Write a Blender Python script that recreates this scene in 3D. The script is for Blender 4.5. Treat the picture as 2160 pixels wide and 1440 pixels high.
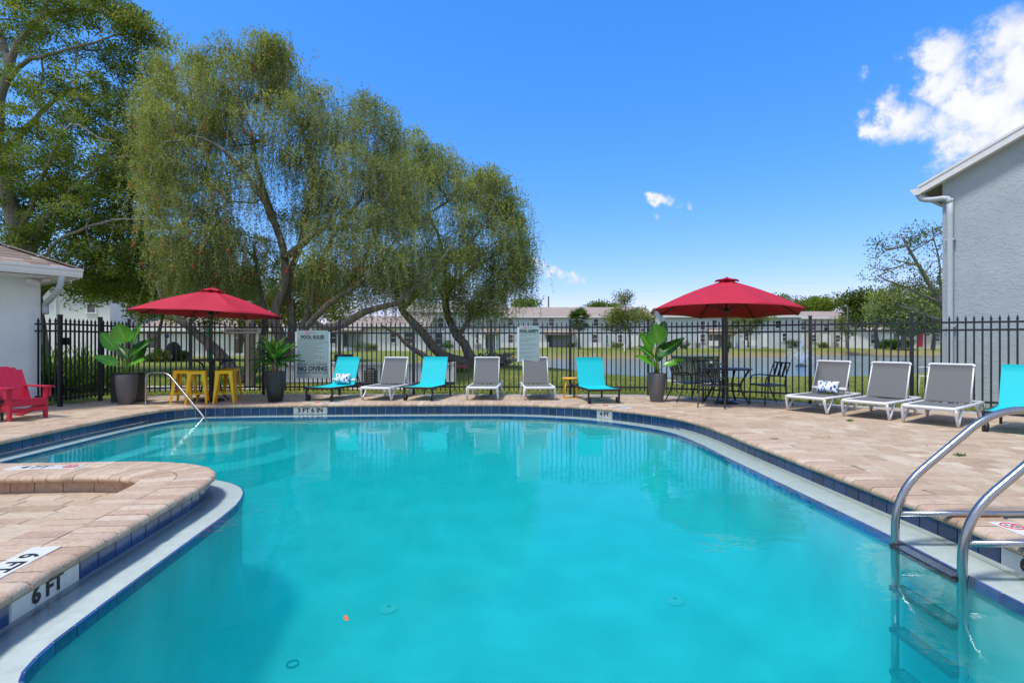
import bpy, bmesh, math, random
import numpy as np
from mathutils import Vector, Matrix
from mathutils.geometry import tessellate_polygon

R = math.radians
scene = bpy.context.scene
for o in list(bpy.data.objects):
    bpy.data.objects.remove(o)
COL = scene.collection

# ------------------------------------------------------------------ camera
FOC, CAMZ = 1100.0, 1.18            # focal length in photo pixels, eye height
cam_d = bpy.data.cameras.new('camera')
cam_d.sensor_width = 36.0
cam_d.lens = 36.0 * FOC / 2160.0
cam_d.shift_y = 2.0 / 2160.0
cam_d.clip_start, cam_d.clip_end = 0.05, 3000
cam = bpy.data.objects.new('camera', cam_d)
cam.location = (0, 0, CAMZ)
cam.rotation_euler = (R(90), 0, 0)
COL.objects.link(cam)
scene.camera = cam

# ------------------------------------------------------------------ light
SUN_EL, SUN_AZ = 66.0, 232.0        # azimuth clockwise from +Y
world = bpy.data.worlds.new('World')
scene.world = world
world.use_nodes = True
SKY_STRENGTH, SUN_STRENGTH, EXPOSURE = 0.13, 1.95, 0.84
sun_d = bpy.data.lights.new('sun', 'SUN')
sun_d.energy = SUN_STRENGTH
sun_d.angle = R(9.0)        # a thin veil over the sun: the photograph's shadows are soft
sun_d.color = (1.0, 0.955, 0.88)
sun = bpy.data.objects.new('sun', sun_d)
_a, _e = R(SUN_AZ), R(SUN_EL)
_to_sun = Vector((math.sin(_a) * math.cos(_e), math.cos(_a) * math.cos(_e), math.sin(_e)))
sun.rotation_euler = _to_sun.to_track_quat('Z', 'Y').to_euler()
sun.location = (-20, 10, 40)
COL.objects.link(sun)
scene.view_settings.view_transform = 'Standard'
scene.view_settings.look = 'None'
scene.view_settings.exposure = EXPOSURE
scene.view_settings.gamma = 1.0
scene.view_settings.use_curve_mapping = False
scene.cycles.use_denoising = True
scene.cycles.max_bounces = 8
scene.cycles.diffuse_bounces = 3
scene.cycles.glossy_bounces = 3
scene.cycles.transmission_bounces = 4
scene.cycles.volume_bounces = 2
scene.cycles.transparent_max_bounces = 12
scene.cycles.caustics_reflective = False
scene.cycles.caustics_refractive = False
scene.cycles.sample_clamp_indirect = 6.0

def at(px, py, Y):
    """the point at depth Y seen at photo pixel (px, py)"""
    return Vector(((px - 1080.0) * Y / FOC, Y, CAMZ + (722.0 - py) * Y / FOC))

def direction(px, py):
    return Vector(((px - 1080.0) / FOC, 1.0, (722.0 - py) / FOC)).normalized()

# ---- sky: Nishita with a few fair-weather clouds
def build_world():
    nt = world.node_tree
    nt.nodes.clear()
    N, L = nt.nodes.new, nt.links.new
    out = N('ShaderNodeOutputWorld')
    bg = N('ShaderNodeBackground')
    bg.inputs['Strength'].default_value = SKY_STRENGTH
    L(bg.outputs[0], out.inputs[0])
    sky = N('ShaderNodeTexSky')
    sky.sky_type = 'NISHITA'
    sky.sun_disc = False
    sky.sun_elevation = R(SUN_EL)
    sky.sun_rotation = R(SUN_AZ)
    sky.altitude = 0
    sky.air_density = 1.0
    sky.dust_density = 0.3
    sky.ozone_density = 4.0
    hsv = N('ShaderNodeHueSaturation')
    hsv.inputs['Hue'].default_value = 0.503
    hsv.inputs['Saturation'].default_value = 1.12
    hsv.inputs['Value'].default_value = 1.35
    L(sky.outputs[0], hsv.inputs['Color'])
    tc = N('ShaderNodeTexCoord')
    nz = N('ShaderNodeTexNoise')
    nz.inputs['Scale'].default_value = 9.0
    nz.inputs['Detail'].default_value = 7.0
    nz.inputs['Roughness'].default_value = 0.58
    L(tc.outputs['Generated'], nz.inputs['Vector'])
    # a warped direction makes ragged cloud edges
    def vmath(op, a, b=None):
        n = N('ShaderNodeVectorMath'); n.operation = op
        for i, v in enumerate((a, b)):
            if v is None: continue
            if isinstance(v, (tuple, Vector)): n.inputs[i].default_value = tuple(v)
            else: L(v, n.inputs[i])
        return n
    def m(op, a, b=None, c=None, clamp=False):
        n = N('ShaderNodeMath'); n.operation = op; n.use_clamp = clamp
        for i, v in enumerate((a, b, c)):
            if v is None: continue
            if isinstance(v, (int, float)): n.inputs[i].default_value = v
            else: L(v, n.inputs[i])
        return n.outputs[0]
    sp = N('ShaderNodeSeparateColor'); L(hsv.outputs[0], sp.inputs[0])
    unit = .125 / (SKY_STRENGTH * 2 ** EXPOSURE)
    ch = []
    for i, (k, p) in enumerate(((1.26, 1.36), (.915, .76), (1.24, .40))):
        ch.append(m('MULTIPLY', m('POWER', m('MULTIPLY', sp.outputs[i], .125), p), k / (SKY_STRENGTH * 2 ** EXPOSURE)))
    skyc = N('ShaderNodeCombineColor')
    for i in range(3): L(ch[i], skyc.inputs[i])
    blobs = []      # direction, radius (rad), weight
    for px, py, r, w in ((2105, 225, .066, 1), (2040, 195, .046, 1), (1962, 118, .036, .9), (2150, 255, .062, 1), (1893, 245, .036, .95),
                         (2125, 80, .036, .72), (1955, 265, .030, .8), (2030, 290, .045, .95), (2015, 330, .03, .8), (2190, 150, .05, .85),
                         (2290, 250, .10, 1), (1975, 160, .040, .95),
                         (1382, 410, .013, .48), (1402, 417, .013, .50), (1422, 424, .011, .42), (1446, 434, .012, .48), (1148, 570, .013, .62), (1166, 579, .015, .7), (1190, 588, .013, .62), (1214, 591, .013, .56), (1235, 590, .010, .42),
                         (1835, 150, .012, .34), (1818, 152, .010, .32), (1380, 455, .010, .34), (1875, 98, .011, .34)):
        blobs.append((direction(px, py), r, w))
    nw = N('ShaderNodeTexNoise'); nw.inputs['Scale'].default_value = 13.0; nw.inputs['Detail'].default_value = 8.0; nw.inputs['Roughness'].default_value = .62
    L(tc.outputs['Generated'], nw.inputs['Vector'])
    wv = vmath('MULTIPLY', vmath('SUBTRACT', nw.outputs['Color'], (.5, .5, .5)).outputs[0], (.13, .13, .09)).outputs[0]
    warped = vmath('ADD', tc.outputs['Generated'], wv).outputs[0]
    acc = None
    for d, r, w in blobs:
        dist = vmath('DISTANCE', warped, d).outputs['Value']
        v = m('MULTIPLY', m('SUBTRACT', 1.0, m('DIVIDE', dist, r * 1.55), clamp=True), w)
        acc = v if acc is None else m('MAXIMUM', acc, v)
    nzf = N('ShaderNodeTexNoise')
    nzf.inputs['Scale'].default_value = 26.0
    nzf.inputs['Detail'].default_value = 8.0
    nzf.inputs['Roughness'].default_value = 0.6
    L(tc.outputs['Generated'], nzf.inputs['Vector'])
    noise = m('ADD', m('MULTIPLY', m('SUBTRACT', nz.outputs[0], .5), 1.3), m('MULTIPLY', m('SUBTRACT', nzf.outputs[0], .5), 1.15))
    dens = m('ADD', acc, m('MULTIPLY', noise, m('MULTIPLY', acc, 3.2, clamp=True)))
    mr = N('ShaderNodeMapRange'); mr.interpolation_type = 'SMOOTHSTEP'
    mr.inputs['From Min'].default_value = 0.10
    mr.inputs['From Max'].default_value = 0.74
    L(dens, mr.inputs['Value'])
    # out of the frame, overhead and behind, broken cloud added to whiten ambient light
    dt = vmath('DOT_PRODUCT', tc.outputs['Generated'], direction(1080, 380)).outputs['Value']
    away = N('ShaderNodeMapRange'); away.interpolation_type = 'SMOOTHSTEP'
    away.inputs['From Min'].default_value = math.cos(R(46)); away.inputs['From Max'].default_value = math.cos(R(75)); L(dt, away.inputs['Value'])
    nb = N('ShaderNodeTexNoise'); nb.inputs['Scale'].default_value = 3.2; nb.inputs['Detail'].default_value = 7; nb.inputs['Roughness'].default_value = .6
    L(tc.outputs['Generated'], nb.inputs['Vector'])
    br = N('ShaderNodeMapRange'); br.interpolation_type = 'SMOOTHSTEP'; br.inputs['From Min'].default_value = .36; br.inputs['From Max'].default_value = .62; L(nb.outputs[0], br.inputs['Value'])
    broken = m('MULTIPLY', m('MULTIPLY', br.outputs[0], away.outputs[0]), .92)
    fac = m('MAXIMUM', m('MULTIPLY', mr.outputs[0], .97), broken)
    shade = N('ShaderNodeMapRange')
    shade.inputs['From Min'].default_value = 0.3; shade.inputs['From Max'].default_value = 1.0
    shade.inputs['To Min'].default_value = .86 / (SKY_STRENGTH * 2 ** EXPOSURE); shade.inputs['To Max'].default_value = 1.08 / (SKY_STRENGTH * 2 ** EXPOSURE)
    L(dens, shade.inputs['Value'])
    cc = N('ShaderNodeCombineColor')
    L(m('MULTIPLY', shade.outputs[0], .97), cc.inputs[0]); L(m('MULTIPLY', shade.outputs[0], .985), cc.inputs[1]); L(m('MULTIPLY', shade.outputs[0], 1.03), cc.inputs[2])
    mix = N('ShaderNodeMix'); mix.data_type = 'RGBA'
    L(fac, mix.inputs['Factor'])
    L(skyc.outputs[0], mix.inputs['A'])
    L(cc.outputs[0], mix.inputs['B'])
    L(mix.outputs['Result'], bg.inputs['Color'])
build_world()

# ------------------------------------------------------------------ materials
MATS = {}
def nodes_of(name):
    m = bpy.data.materials.new(name); m.use_nodes = True
    nt = m.node_tree
    nt.nodes.clear()
    return m, nt, nt.nodes.new, nt.links.new

def pm(name, col, rough=.6, var=.12, scale=6.0, bump=0.0, bscale=60.0, metallic=0.0, tone=None, spec=.5, stretch=(1, 1, 1), col2=None, detail=5.0, coat=0.0, dirt=0.0, transl=0.0):
    """Principled material: noise-varied colour, optional ramp over the 'tone' attribute, fine bump."""
    m, nt, N, L = nodes_of(name)
    out = N('ShaderNodeOutputMaterial'); b = N('ShaderNodeBsdfPrincipled')
    b.inputs['Roughness'].default_value = rough
    b.inputs['Metallic'].default_value = metallic
    b.inputs['Specular IOR Level'].default_value = spec
    b.inputs['Coat Weight'].default_value = coat
    tc = N('ShaderNodeTexCoord'); mp = N('ShaderNodeMapping'); mp.inputs['Scale'].default_value = stretch
    L(tc.outputs['Object'], mp.inputs['Vector'])
    nz = N('ShaderNodeTexNoise'); nz.inputs['Scale'].default_value = scale; nz.inputs['Detail'].default_value = detail
    nz.inputs['Roughness'].default_value = .6
    L(mp.outputs[0], nz.inputs['Vector'])
    if tone:
        at_ = N('ShaderNodeAttribute'); at_.attribute_name = 'tone'
        rp = N('ShaderNodeValToRGB')
        el = rp.color_ramp.elements
        while len(el) > 1: el.remove(el[-1])
        for i, (p, c) in enumerate(tone):
            e = el[0] if i == 0 else el.new(p)
            e.position = p; e.color = (*c, 1)
        L(at_.outputs['Fac'], rp.inputs[0])
        base = rp.outputs[0]
    else:
        rgb = N('ShaderNodeRGB'); rgb.outputs[0].default_value = (*col, 1)
        base = rgb.outputs[0]
    if col2:
        mx0 = N('ShaderNodeMix'); mx0.data_type = 'RGBA'
        mr0 = N('ShaderNodeMapRange'); mr0.inputs['From Min'].default_value = .4; mr0.inputs['From Max'].default_value = .62
        L(nz.outputs[0], mr0.inputs['Value']); L(mr0.outputs[0], mx0.inputs['Factor'])
        L(base, mx0.inputs['A']); mx0.inputs['B'].default_value = (*col2, 1)
        base = mx0.outputs['Result']
    mr = N('ShaderNodeMapRange'); mr.inputs['From Min'].default_value = .25; mr.inputs['From Max'].default_value = .75
    mr.inputs['To Min'].default_value = 1 - var; mr.inputs['To Max'].default_value = 1 + var
    nz2 = N('ShaderNodeTexNoise'); nz2.inputs['Scale'].default_value = scale * 2.3; nz2.inputs['Detail'].default_value = 6
    L(mp.outputs[0], nz2.inputs['Vector']); L(nz2.outputs[0], mr.inputs['Value'])
    mul = N('ShaderNodeVectorMath'); mul.operation = 'MULTIPLY'
    L(base, mul.inputs[0]); L(mr.outputs[0], mul.inputs[1])
    cout = mul.outputs[0]
    if dirt > 0:
        nd = N('ShaderNodeTexNoise'); nd.inputs['Scale'].default_value = scale * .45; nd.inputs['Detail'].default_value = 8; nd.inputs['Roughness'].default_value = .7
        L(mp.outputs[0], nd.inputs['Vector'])
        mrd = N('ShaderNodeMapRange'); mrd.inputs['From Min'].default_value = .52; mrd.inputs['From Max'].default_value = .72; mrd.inputs['To Max'].default_value = dirt
        L(nd.outputs[0], mrd.inputs['Value'])
        md = N('ShaderNodeMix'); md.data_type = 'RGBA'
        L(mrd.outputs[0], md.inputs['Factor']); L(cout, md.inputs['A']); md.inputs['B'].default_value = (.09, .075, .06, 1)
        cout = md.outputs['Result']
    L(cout, b.inputs['Base Color'])
    if bump > 0:
        nb = N('ShaderNodeTexNoise'); nb.inputs['Scale'].default_value = bscale; nb.inputs['Detail'].default_value = 5
        L(mp.outputs[0], nb.inputs['Vector'])
        bp = N('ShaderNodeBump'); bp.inputs['Strength'].default_value = bump; bp.inputs['Distance'].default_value = .01
        L(nb.outputs[0], bp.inputs['Height']); L(bp.outputs[0], b.inputs['Normal'])
    rr = N('ShaderNodeMapRange'); rr.inputs['To Min'].default_value = max(.02, rough - .08); rr.inputs['To Max'].default_value = min(1, rough + .08)
    L(nz.outputs[0], rr.inputs['Value']); L(rr.outputs[0], b.inputs['Roughness'])
    if transl > 0:
        tr = N('ShaderNodeBsdfTranslucent'); L(cout, tr.inputs['Color'])
        ms = N('ShaderNodeMixShader'); ms.inputs[0].default_value = transl
        L(b.outputs[0], ms.inputs[1]); L(tr.outputs[0], ms.inputs[2]); L(ms.outputs[0], out.inputs[0])
    else:
        L(b.outputs[0], out.inputs[0])
    MATS[name] = m
    return m

def foliage_mat(name, ramp, transl=.4, rough=.6):
    m, nt, N, L = nodes_of(name)
    out = N('ShaderNodeOutputMaterial')
    at_ = N('ShaderNodeAttribute'); at_.attribute_name = 'tone'
    rp = N('ShaderNodeValToRGB'); el = rp.color_ramp.elements
    while len(el) > 1: el.remove(el[-1])
    for i, (p, c) in enumerate(ramp):
        e = el[0] if i == 0 else el.new(p)
        e.position = p; e.color = (*c, 1)
    L(at_.outputs['Fac'], rp.inputs[0])
    b = N('ShaderNodeBsdfPrincipled'); b.inputs['Roughness'].default_value = rough; b.inputs['Specular IOR Level'].default_value = .12
    L(rp.outputs[0], b.inputs['Base Color'])
    tr = N('ShaderNodeBsdfTranslucent')
    gm = N('ShaderNodeVectorMath'); gm.operation = 'MULTIPLY'; gm.inputs[1].default_value = (1.35, 1.4, .6)
    L(rp.outputs[0], gm.inputs[0]); L(gm.outputs[0], tr.inputs['Color'])
    ms = N('ShaderNodeMixShader'); ms.inputs[0].default_value = transl
    L(b.outputs[0], ms.inputs[1]); L(tr.outputs[0], ms.inputs[2]); L(ms.outputs[0], out.inputs[0])
    MATS[name] = m
    return m

PAVE = [(0, (.41, .295, .20)), (.2, (.52, .40, .285)), (.4, (.46, .335, .235)), (.6, (.55, .445, .325)), (.8, (.50, .37, .262)), (1, (.60, .51, .39))]
pm('paver', None, .8, .16, 9, .5, 90, tone=PAVE, stretch=(.6, 1.8, 1), dirt=.28, spec=.25)
pm('coping_stone', None, .8, .15, 14, .6, 70, tone=[(0, (.44, .30, .21)), (.3, (.56, .42, .30)), (.55, (.50, .35, .25)), (.8, (.61, .48, .36)), (1, (.42, .29, .21))], dirt=.3, spec=.25)
pm('joint_sand', (.21, .16, .115), .9, .2, 30)
pm('curb_block', None, .85, .18, 12, .6, 60, tone=[(0, (.40, .26, .18)), (.5, (.50, .34, .24)), (1, (.45, .31, .22))], dirt=.25, spec=.2)
pm('concrete', (.46, .44, .41), .85, .12, 5, .3, 60, dirt=.2)
pm('blue_tile', None, .12, .22, 9, .05, 30, tone=[(0, (.009, .032, .115)), (.5, (.014, .05, .165)), (1, (.02, .068, .21))], coat=.3, dirt=.12)
pm('trim_tile', None, .15, .15, 9, tone=[(0, (.008, .05, .26)), (.5, (.012, .07, .34)), (1, (.02, .09, .40))])
pm('white_tile', (.72, .73, .70), .25, .07, 12, dirt=.12)
pm('grout', (.62, .66, .66), .8, .1, 20)
pm('plaster', (.36, .70, .71), .7, .26, .8, .12, 140)
pm('ledge_plaster', (.64, .67, .66), .75, .10, 7, .25, 160, dirt=.12)
pm('letter_black', (.012, .012, .014), .5, .1)
pm('symbol_red', (.62, .03, .05), .5, .1)
pm('fence_black', (.016, .019, .025), .35, .2, 20, spec=.5)
pm('gate_black', (.008, .009, .012), .35, .2, 20)
pm('black_metal', (.022, .022, .025), .4, .25, 25)
pm('bronze_metal', (.03, .022, .018), .35, .2, 20)
pm('steel', (.42, .42, .425), .27, .1, 40, .08, 200, metallic=1.0, stretch=(1, 1, .1))
pm('white_resin', (.74, .75, .76), .38, .05, 8, dirt=.08)
pm('grey_sling', (.155, .16, .164), .75, .10, 40, .25, 500, stretch=(1, 6, 1))
pm('turquoise_sling', (.0, .56, .62), .6, .06, 30, .2, 500)
pm('canopy_red', (.55, .014, .045), .75, .08, 3, .3, 60, transl=.16)
pm('chair_red', (.50, .010, .045), .45, .10, 9, .1, 40)
pm('yellow_paint', (.94, .49, .004), .32, .06, 12)
pm('grey_pot', (.12, .116, .12), .5, .10, 10, .1, 80)
pm('dark_pot', (.030, .028, .028), .4, .15, 10, .1, 80)
pm('soil', (.05, .035, .025), .95, .3, 40, .8, 60)
pm('wall_blue', (.50, .565, .61), .85, .05, 3, 0, dirt=0)
pm('trim_white', (.72, .73, .73), .5, .05, 5)
pm('downspout_paint', (.47, .53, .575), .45, .05, 5)
pm('shingle', None, .9, .22, 30, .5, 120, tone=[(0, (.20, .145, .115)), (.5, (.29, .215, .17)), (1, (.37, .29, .235))])
pm('far_roof', (.36, .29, .24), .9, .12, .6, 0, col2=(.31, .24, .20), stretch=(1, 3, 3))
pm('far_wall', (.58, .62, .66), .85, .05, .3)
pm('far_wall_white', (.74, .74, .73), .85, .05, .3)
pm('far_wall_beige', (.62, .58, .50), .85, .05, .3)
pm('far_white', (.80, .80, .80), .6, .03, 1)
pm('dark_opening', (.05, .055, .065), .7, .2, 3)
pm('door_red', (.45, .02, .05), .5, .1)
pm('pane_glass', (.05, .06, .075), .08, .15, 2, spec=.8)
pm('screen', (.26, .28, .31), .6, .1, 3)
pm('vinyl_white', (.62, .64, .66), .5, .05, 5, dirt=.08)
pm('vinyl_rail', (.42, .43, .44), .5, .05, 5)
pm('sign_panel', (.33, .43, .43), .5, .04, 4)
pm('sign_back', (.70, .73, .76), .45, .04, 6)
pm('sign_print', (.05, .065, .07), .6, .1)
pm('sign_faint', (.17, .22, .22), .6, .1)
pm('sign_pink', (.62, .05, .14), .5, .05)
pm('transformer_green', (.10, .135, .105), .5, .1, 3)
pm('label_white', (.75, .75, .75), .5, .04)
pm('label_yellow', (.8, .5, .02), .5, .05)
pm('ac_dark', (.03, .032, .035), .6, .2, 12)
pm('wood_pole', (.20, .17, .13), .85, .2, 8, .4, 30, stretch=(3, 3, .4))
pm('bark', (.13, .105, .08), .9, .35, 7, 1.0, 22, stretch=(2, 2, .5), col2=(.23, .20, .165))
pm('bark_pale', (.24, .22, .19), .9, .3, 7, .9, 22, stretch=(2, 2, .5), col2=(.15, .135, .11))
pm('twig', (.22, .20, .17), .9, .2, 8)
pm('leaf_bright', None, .35, .10, 9, .1, 60, tone=[(0, (.025, .10, .015)), (.5, (.10, .38, .02)), (.9, (.17, .48, .025)), (1, (.32, .42, .16))], transl=.22, spec=.6)
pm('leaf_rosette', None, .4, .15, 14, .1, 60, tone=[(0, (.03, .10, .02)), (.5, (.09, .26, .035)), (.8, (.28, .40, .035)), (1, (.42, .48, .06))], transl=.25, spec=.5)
pm('stalk_pink', (.46, .30, .20), .6, .15, 20)
pm('stalk_green', (.12, .20, .025), .5, .15, 20)
pm('fallen_leaf', (.62, .16, .03), .6, .1)
pm('pink_flower', (.75, .12, .16), .6, .1)
pm('bloom_yellow', (.55, .38, .03), .6, .1)
pm('glass_blue', (.02, .10, .5), .15, .1)
pm('cover_black', (.02, .022, .026), .6, .2)
pm('banner_green', (.02, .28, .09), .7, .1)
pm('banner_pink', (.62, .22, .40), .7, .1)
pm('water_jet', (.85, .9, .93), .4, .02, transl=.5)
foliage_mat('oak_leaf', [(0, (.065, .105, .022)), (.3, (.125, .185, .036)), (.6, (.20, .265, .055)), (.85, (.29, .345, .085)), (.95, (.30, .24, .09)), (1, (.22, .10, .05))])
foliage_mat('bottlebrush_leaf', [(0, (.10, .13, .035)), (.35, (.195, .245, .08)), (.65, (.285, .335, .115)), (.84, (.375, .41, .13)), (.9, (.44, .44, .12)), (.94, (.42, .40, .33)), (1, (.32, .29, .24))], transl=.4)
foliage_mat('bloom_red', [(0, (.40, .07, .035)), (.6, (.48, .16, .07)), (1, (.55, .03, .03))], transl=.2)
foliage_mat('dark_leaf', [(0, (.04, .07, .014)), (.5, (.09, .135, .026)), (1, (.17, .20, .045))])
foliage_mat('pine_leaf', [(0, (.08, .13, .02)), (.5, (.15, .21, .03)), (1, (.22, .27, .05))])
foliage_mat('light_leaf', [(0, (.11, .14, .035)), (.5, (.19, .215, .05)), (1, (.29, .30, .08))])
foliage_mat('palm_leaf', [(0, (.03, .06, .02)), (.5, (.07, .12, .03)), (.9, (.15, .19, .05)), (1, (.26, .2, .08))])
foliage_mat('shrub_leaf', [(0, (.04, .10, .02)), (.5, (.085, .19, .03)), (1, (.15, .27, .045))])
foliage_mat('grass_blade', [(0, (.10, .14, .028)), (.5, (.19, .225, .05)), (.8, (.28, .27, .08)), (1, (.36, .30, .14))], transl=.45)

def stucco(name, col, strength, dist, scale):
    """trowelled stucco: short raised ridges with broken edges"""
    m, nt, N, L = nodes_of(name)
    out = N('ShaderNodeOutputMaterial'); b = N('ShaderNodeBsdfPrincipled')
    b.inputs['Roughness'].default_value = .88; b.inputs['Specular IOR Level'].default_value = .2
    tc = N('ShaderNodeTexCoord'); mp = N('ShaderNodeMapping'); mp.inputs['Scale'].default_value = (1, 1, 1.5)
    L(tc.outputs['Object'], mp.inputs['Vector'])
    n1 = N('ShaderNodeTexNoise'); n1.inputs['Scale'].default_value = scale; n1.inputs['Detail'].default_value = 3; n1.inputs['Distortion'].default_value = 1.6
    L(mp.outputs[0], n1.inputs['Vector'])
    a = N('ShaderNodeMath'); a.operation = 'SUBTRACT'; L(n1.outputs[0], a.inputs[0]); a.inputs[1].default_value = .53
    mr = N('ShaderNodeMapRange'); mr.interpolation_type = 'SMOOTHSTEP'; mr.inputs['From Min'].default_value = -.012; mr.inputs['From Max'].default_value = .035
    L(a.outputs[0], mr.inputs['Value'])
    n2 = N('ShaderNodeTexNoise'); n2.inputs['Scale'].default_value = 55; n2.inputs['Detail'].default_value = 4
    L(mp.outputs[0], n2.inputs['Vector'])
    h = N('ShaderNodeMath'); h.operation = 'MULTIPLY_ADD'; L(n2.outputs[0], h.inputs[0]); h.inputs[1].default_value = .22; L(mr.outputs[0], h.inputs[2])
    bp = N('ShaderNodeBump'); bp.inputs['Strength'].default_value = strength; bp.inputs['Distance'].default_value = dist
    L(h.outputs[0], bp.inputs['Height']); L(bp.outputs[0], b.inputs['Normal'])
    n3 = N('ShaderNodeTexNoise'); n3.inputs['Scale'].default_value = 1.3; n3.inputs['Detail'].default_value = 4
    L(tc.outputs['Object'], n3.inputs['Vector'])
    r3 = N('ShaderNodeMapRange'); r3.inputs['From Min'].default_value = .3; r3.inputs['From Max'].default_value = .7; r3.inputs['To Min'].default_value = .92; r3.inputs['To Max'].default_value = 1.06; L(n3.outputs[0], r3.inputs['Value'])
    mul = N('ShaderNodeVectorMath'); mul.operation = 'MULTIPLY'; mul.inputs[0].default_value = col; L(r3.outputs[0], mul.inputs[1])
    L(mul.outputs[0], b.inputs['Base Color']); L(b.outputs[0], out.inputs[0])
    MATS[name] = m
stucco('stucco_right', (.39, .455, .49), .5, .010, 6.5)
stucco('stucco_left', (.74, .81, .82), .35, .012, 4.0)

def grass_mat():
    m, nt, N, L = nodes_of('lawn')
    out = N('ShaderNodeOutputMaterial'); b = N('ShaderNodeBsdfPrincipled'); b.inputs['Roughness'].default_value = .9; b.inputs['Specular IOR Level'].default_value = .15
    tc = N('ShaderNodeTexCoord')
    n1 = N('ShaderNodeTexNoise'); n1.inputs['Scale'].default_value = .28; n1.inputs['Detail'].default_value = 8; n1.inputs['Roughness'].default_value = .65
    L(tc.outputs['Object'], n1.inputs['Vector'])
    rp = N('ShaderNodeValToRGB'); el = rp.color_ramp.elements
    for i, (p, c) in enumerate([(.28, (.12, .165, .028)), (.48, (.18, .22, .04)), (.62, (.25, .25, .062)), (.80, (.34, .29, .11))]):
        e = el[i] if i < 2 else el.new(p)
        e.position = p; e.color = (*c, 1)
    L(n1.outputs[0], rp.inputs[0])
    n2 = N('ShaderNodeTexNoise'); n2.inputs['Scale'].default_value = 9; n2.inputs['Detail'].default_value = 7
    L(tc.outputs['Object'], n2.inputs['Vector'])
    r2 = N('ShaderNodeMapRange'); r2.inputs['From Min'].default_value = .3; r2.inputs['From Max'].default_value = .7; r2.inputs['To Min'].default_value = .65; r2.inputs['To Max'].default_value = 1.3
    L(n2.outputs[0], r2.inputs['Value'])
    mul = N('ShaderNodeVectorMath'); mul.operation = 'MULTIPLY'; L(rp.outputs[0], mul.inputs[0]); L(r2.outputs[0], mul.inputs[1])
    # bare earth on the bank just above the pond
    at_ = N('ShaderNodeAttribute'); at_.attribute_name = 'tone'
    mx = N('ShaderNodeMix'); mx.data_type = 'RGBA'; L(at_.outputs['Fac'], mx.inputs['Factor']); L(mul.outputs[0], mx.inputs['A']); mx.inputs['B'].default_value = (.34, .235, .14, 1)
    L(mx.outputs['Result'], b.inputs['Base Color'])
    bp = N('ShaderNodeBump'); bp.inputs['Strength'].default_value = .6; bp.inputs['Distance'].default_value = .05
    n3 = N('ShaderNodeTexNoise'); n3.inputs['Scale'].default_value = 40; L(tc.outputs['Object'], n3.inputs['Vector'])
    L(n3.outputs[0], bp.inputs['Height']); L(bp.outputs[0], b.inputs['Normal'])
    L(b.outputs[0], out.inputs[0]); MATS['lawn'] = m
grass_mat()

def water_mats():
    # pool: clear water, surface = Fresnel mix of mirror and clear, body = absorption
    m, nt, N, L = nodes_of('pool_water')
    out = N('ShaderNodeOutputMaterial')
    tc = N('ShaderNodeTexCoord')
    def noise(scale, detail, stretch):
        mp = N('ShaderNodeMapping'); mp.inputs['Scale'].default_value = stretch
        L(tc.outputs['Object'], mp.inputs['Vector'])
        n = N('ShaderNodeTexNoise'); n.inputs['Scale'].default_value = scale; n.inputs['Detail'].default_value = detail; n.inputs['Distortion'].default_value = .4
        L(mp.outputs[0], n.inputs['Vector'])
        return n
    a = noise(1.8, 3, (1, 1.5, 1)); c = noise(8, 3, (1, 1.4, 1))
    h = N('ShaderNodeMath'); h.operation = 'MULTIPLY_ADD'; L(c.outputs[0], h.inputs[0]); h.inputs[1].default_value = .22; L(a.outputs[0], h.inputs[2])
    bp = N('ShaderNodeBump'); bp.inputs['Strength'].default_value = .22; bp.inputs['Distance'].default_value = .02
    L(h.outputs[0], bp.inputs['Height'])
    fr = N('ShaderNodeFresnel'); fr.inputs['IOR'].default_value = 1.33; L(bp.outputs[0], fr.inputs['Normal'])
    gl = N('ShaderNodeBsdfGlossy'); gl.inputs['Roughness'].default_value = .015; L(bp.outputs[0], gl.inputs['Normal'])
    tr = N('ShaderNodeBsdfTransparent')
    ms = N('ShaderNodeMixShader'); L(fr.outputs[0], ms.inputs[0]); L(tr.outputs[0], ms.inputs[1]); L(gl.outputs[0], ms.inputs[2])
    L(ms.outputs[0], out.inputs['Surface'])
    va = N('ShaderNodeVolumeAbsorption'); va.inputs['Color'].default_value = (.0, .915, .935, 1); va.inputs['Density'].default_value = 1.0
    vs = N('ShaderNodeVolumeScatter'); vs.inputs['Color'].default_value = (.0, .94, .98, 1); vs.inputs['Density'].default_value = .40; vs.inputs['Anisotropy'].default_value = .3
    ad = N('ShaderNodeAddShader'); L(va.outputs[0], ad.inputs[0]); L(vs.outputs[0], ad.inputs[1])
    L(ad.outputs[0], out.inputs['Volume'])
    MATS['pool_water'] = m
    m, nt, N, L = nodes_of('pond_water')
    out = N('ShaderNodeOutputMaterial'); b = N('ShaderNodeBsdfPrincipled')
    b.inputs['Base Color'].default_value = (.10, .225, .34, 1); b.inputs['Roughness'].default_value = .06; b.inputs['IOR'].default_value = 1.33
    tc = N('ShaderNodeTexCoord'); n = N('ShaderNodeTexNoise'); n.inputs['Scale'].default_value = 2.4; n.inputs['Detail'].default_value = 4
    L(tc.outputs['Object'], n.inputs['Vector'])
    bp = N('ShaderNodeBump'); bp.inputs['Strength'].default_value = .7; bp.inputs['Distance'].default_value = .10
    L(n.outputs[0], bp.inputs['Height']); L(bp.outputs[0], b.inputs['Normal']); L(b.outputs[0], out.inputs[0])
    MATS['pond_water'] = m
water_mats()

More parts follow.
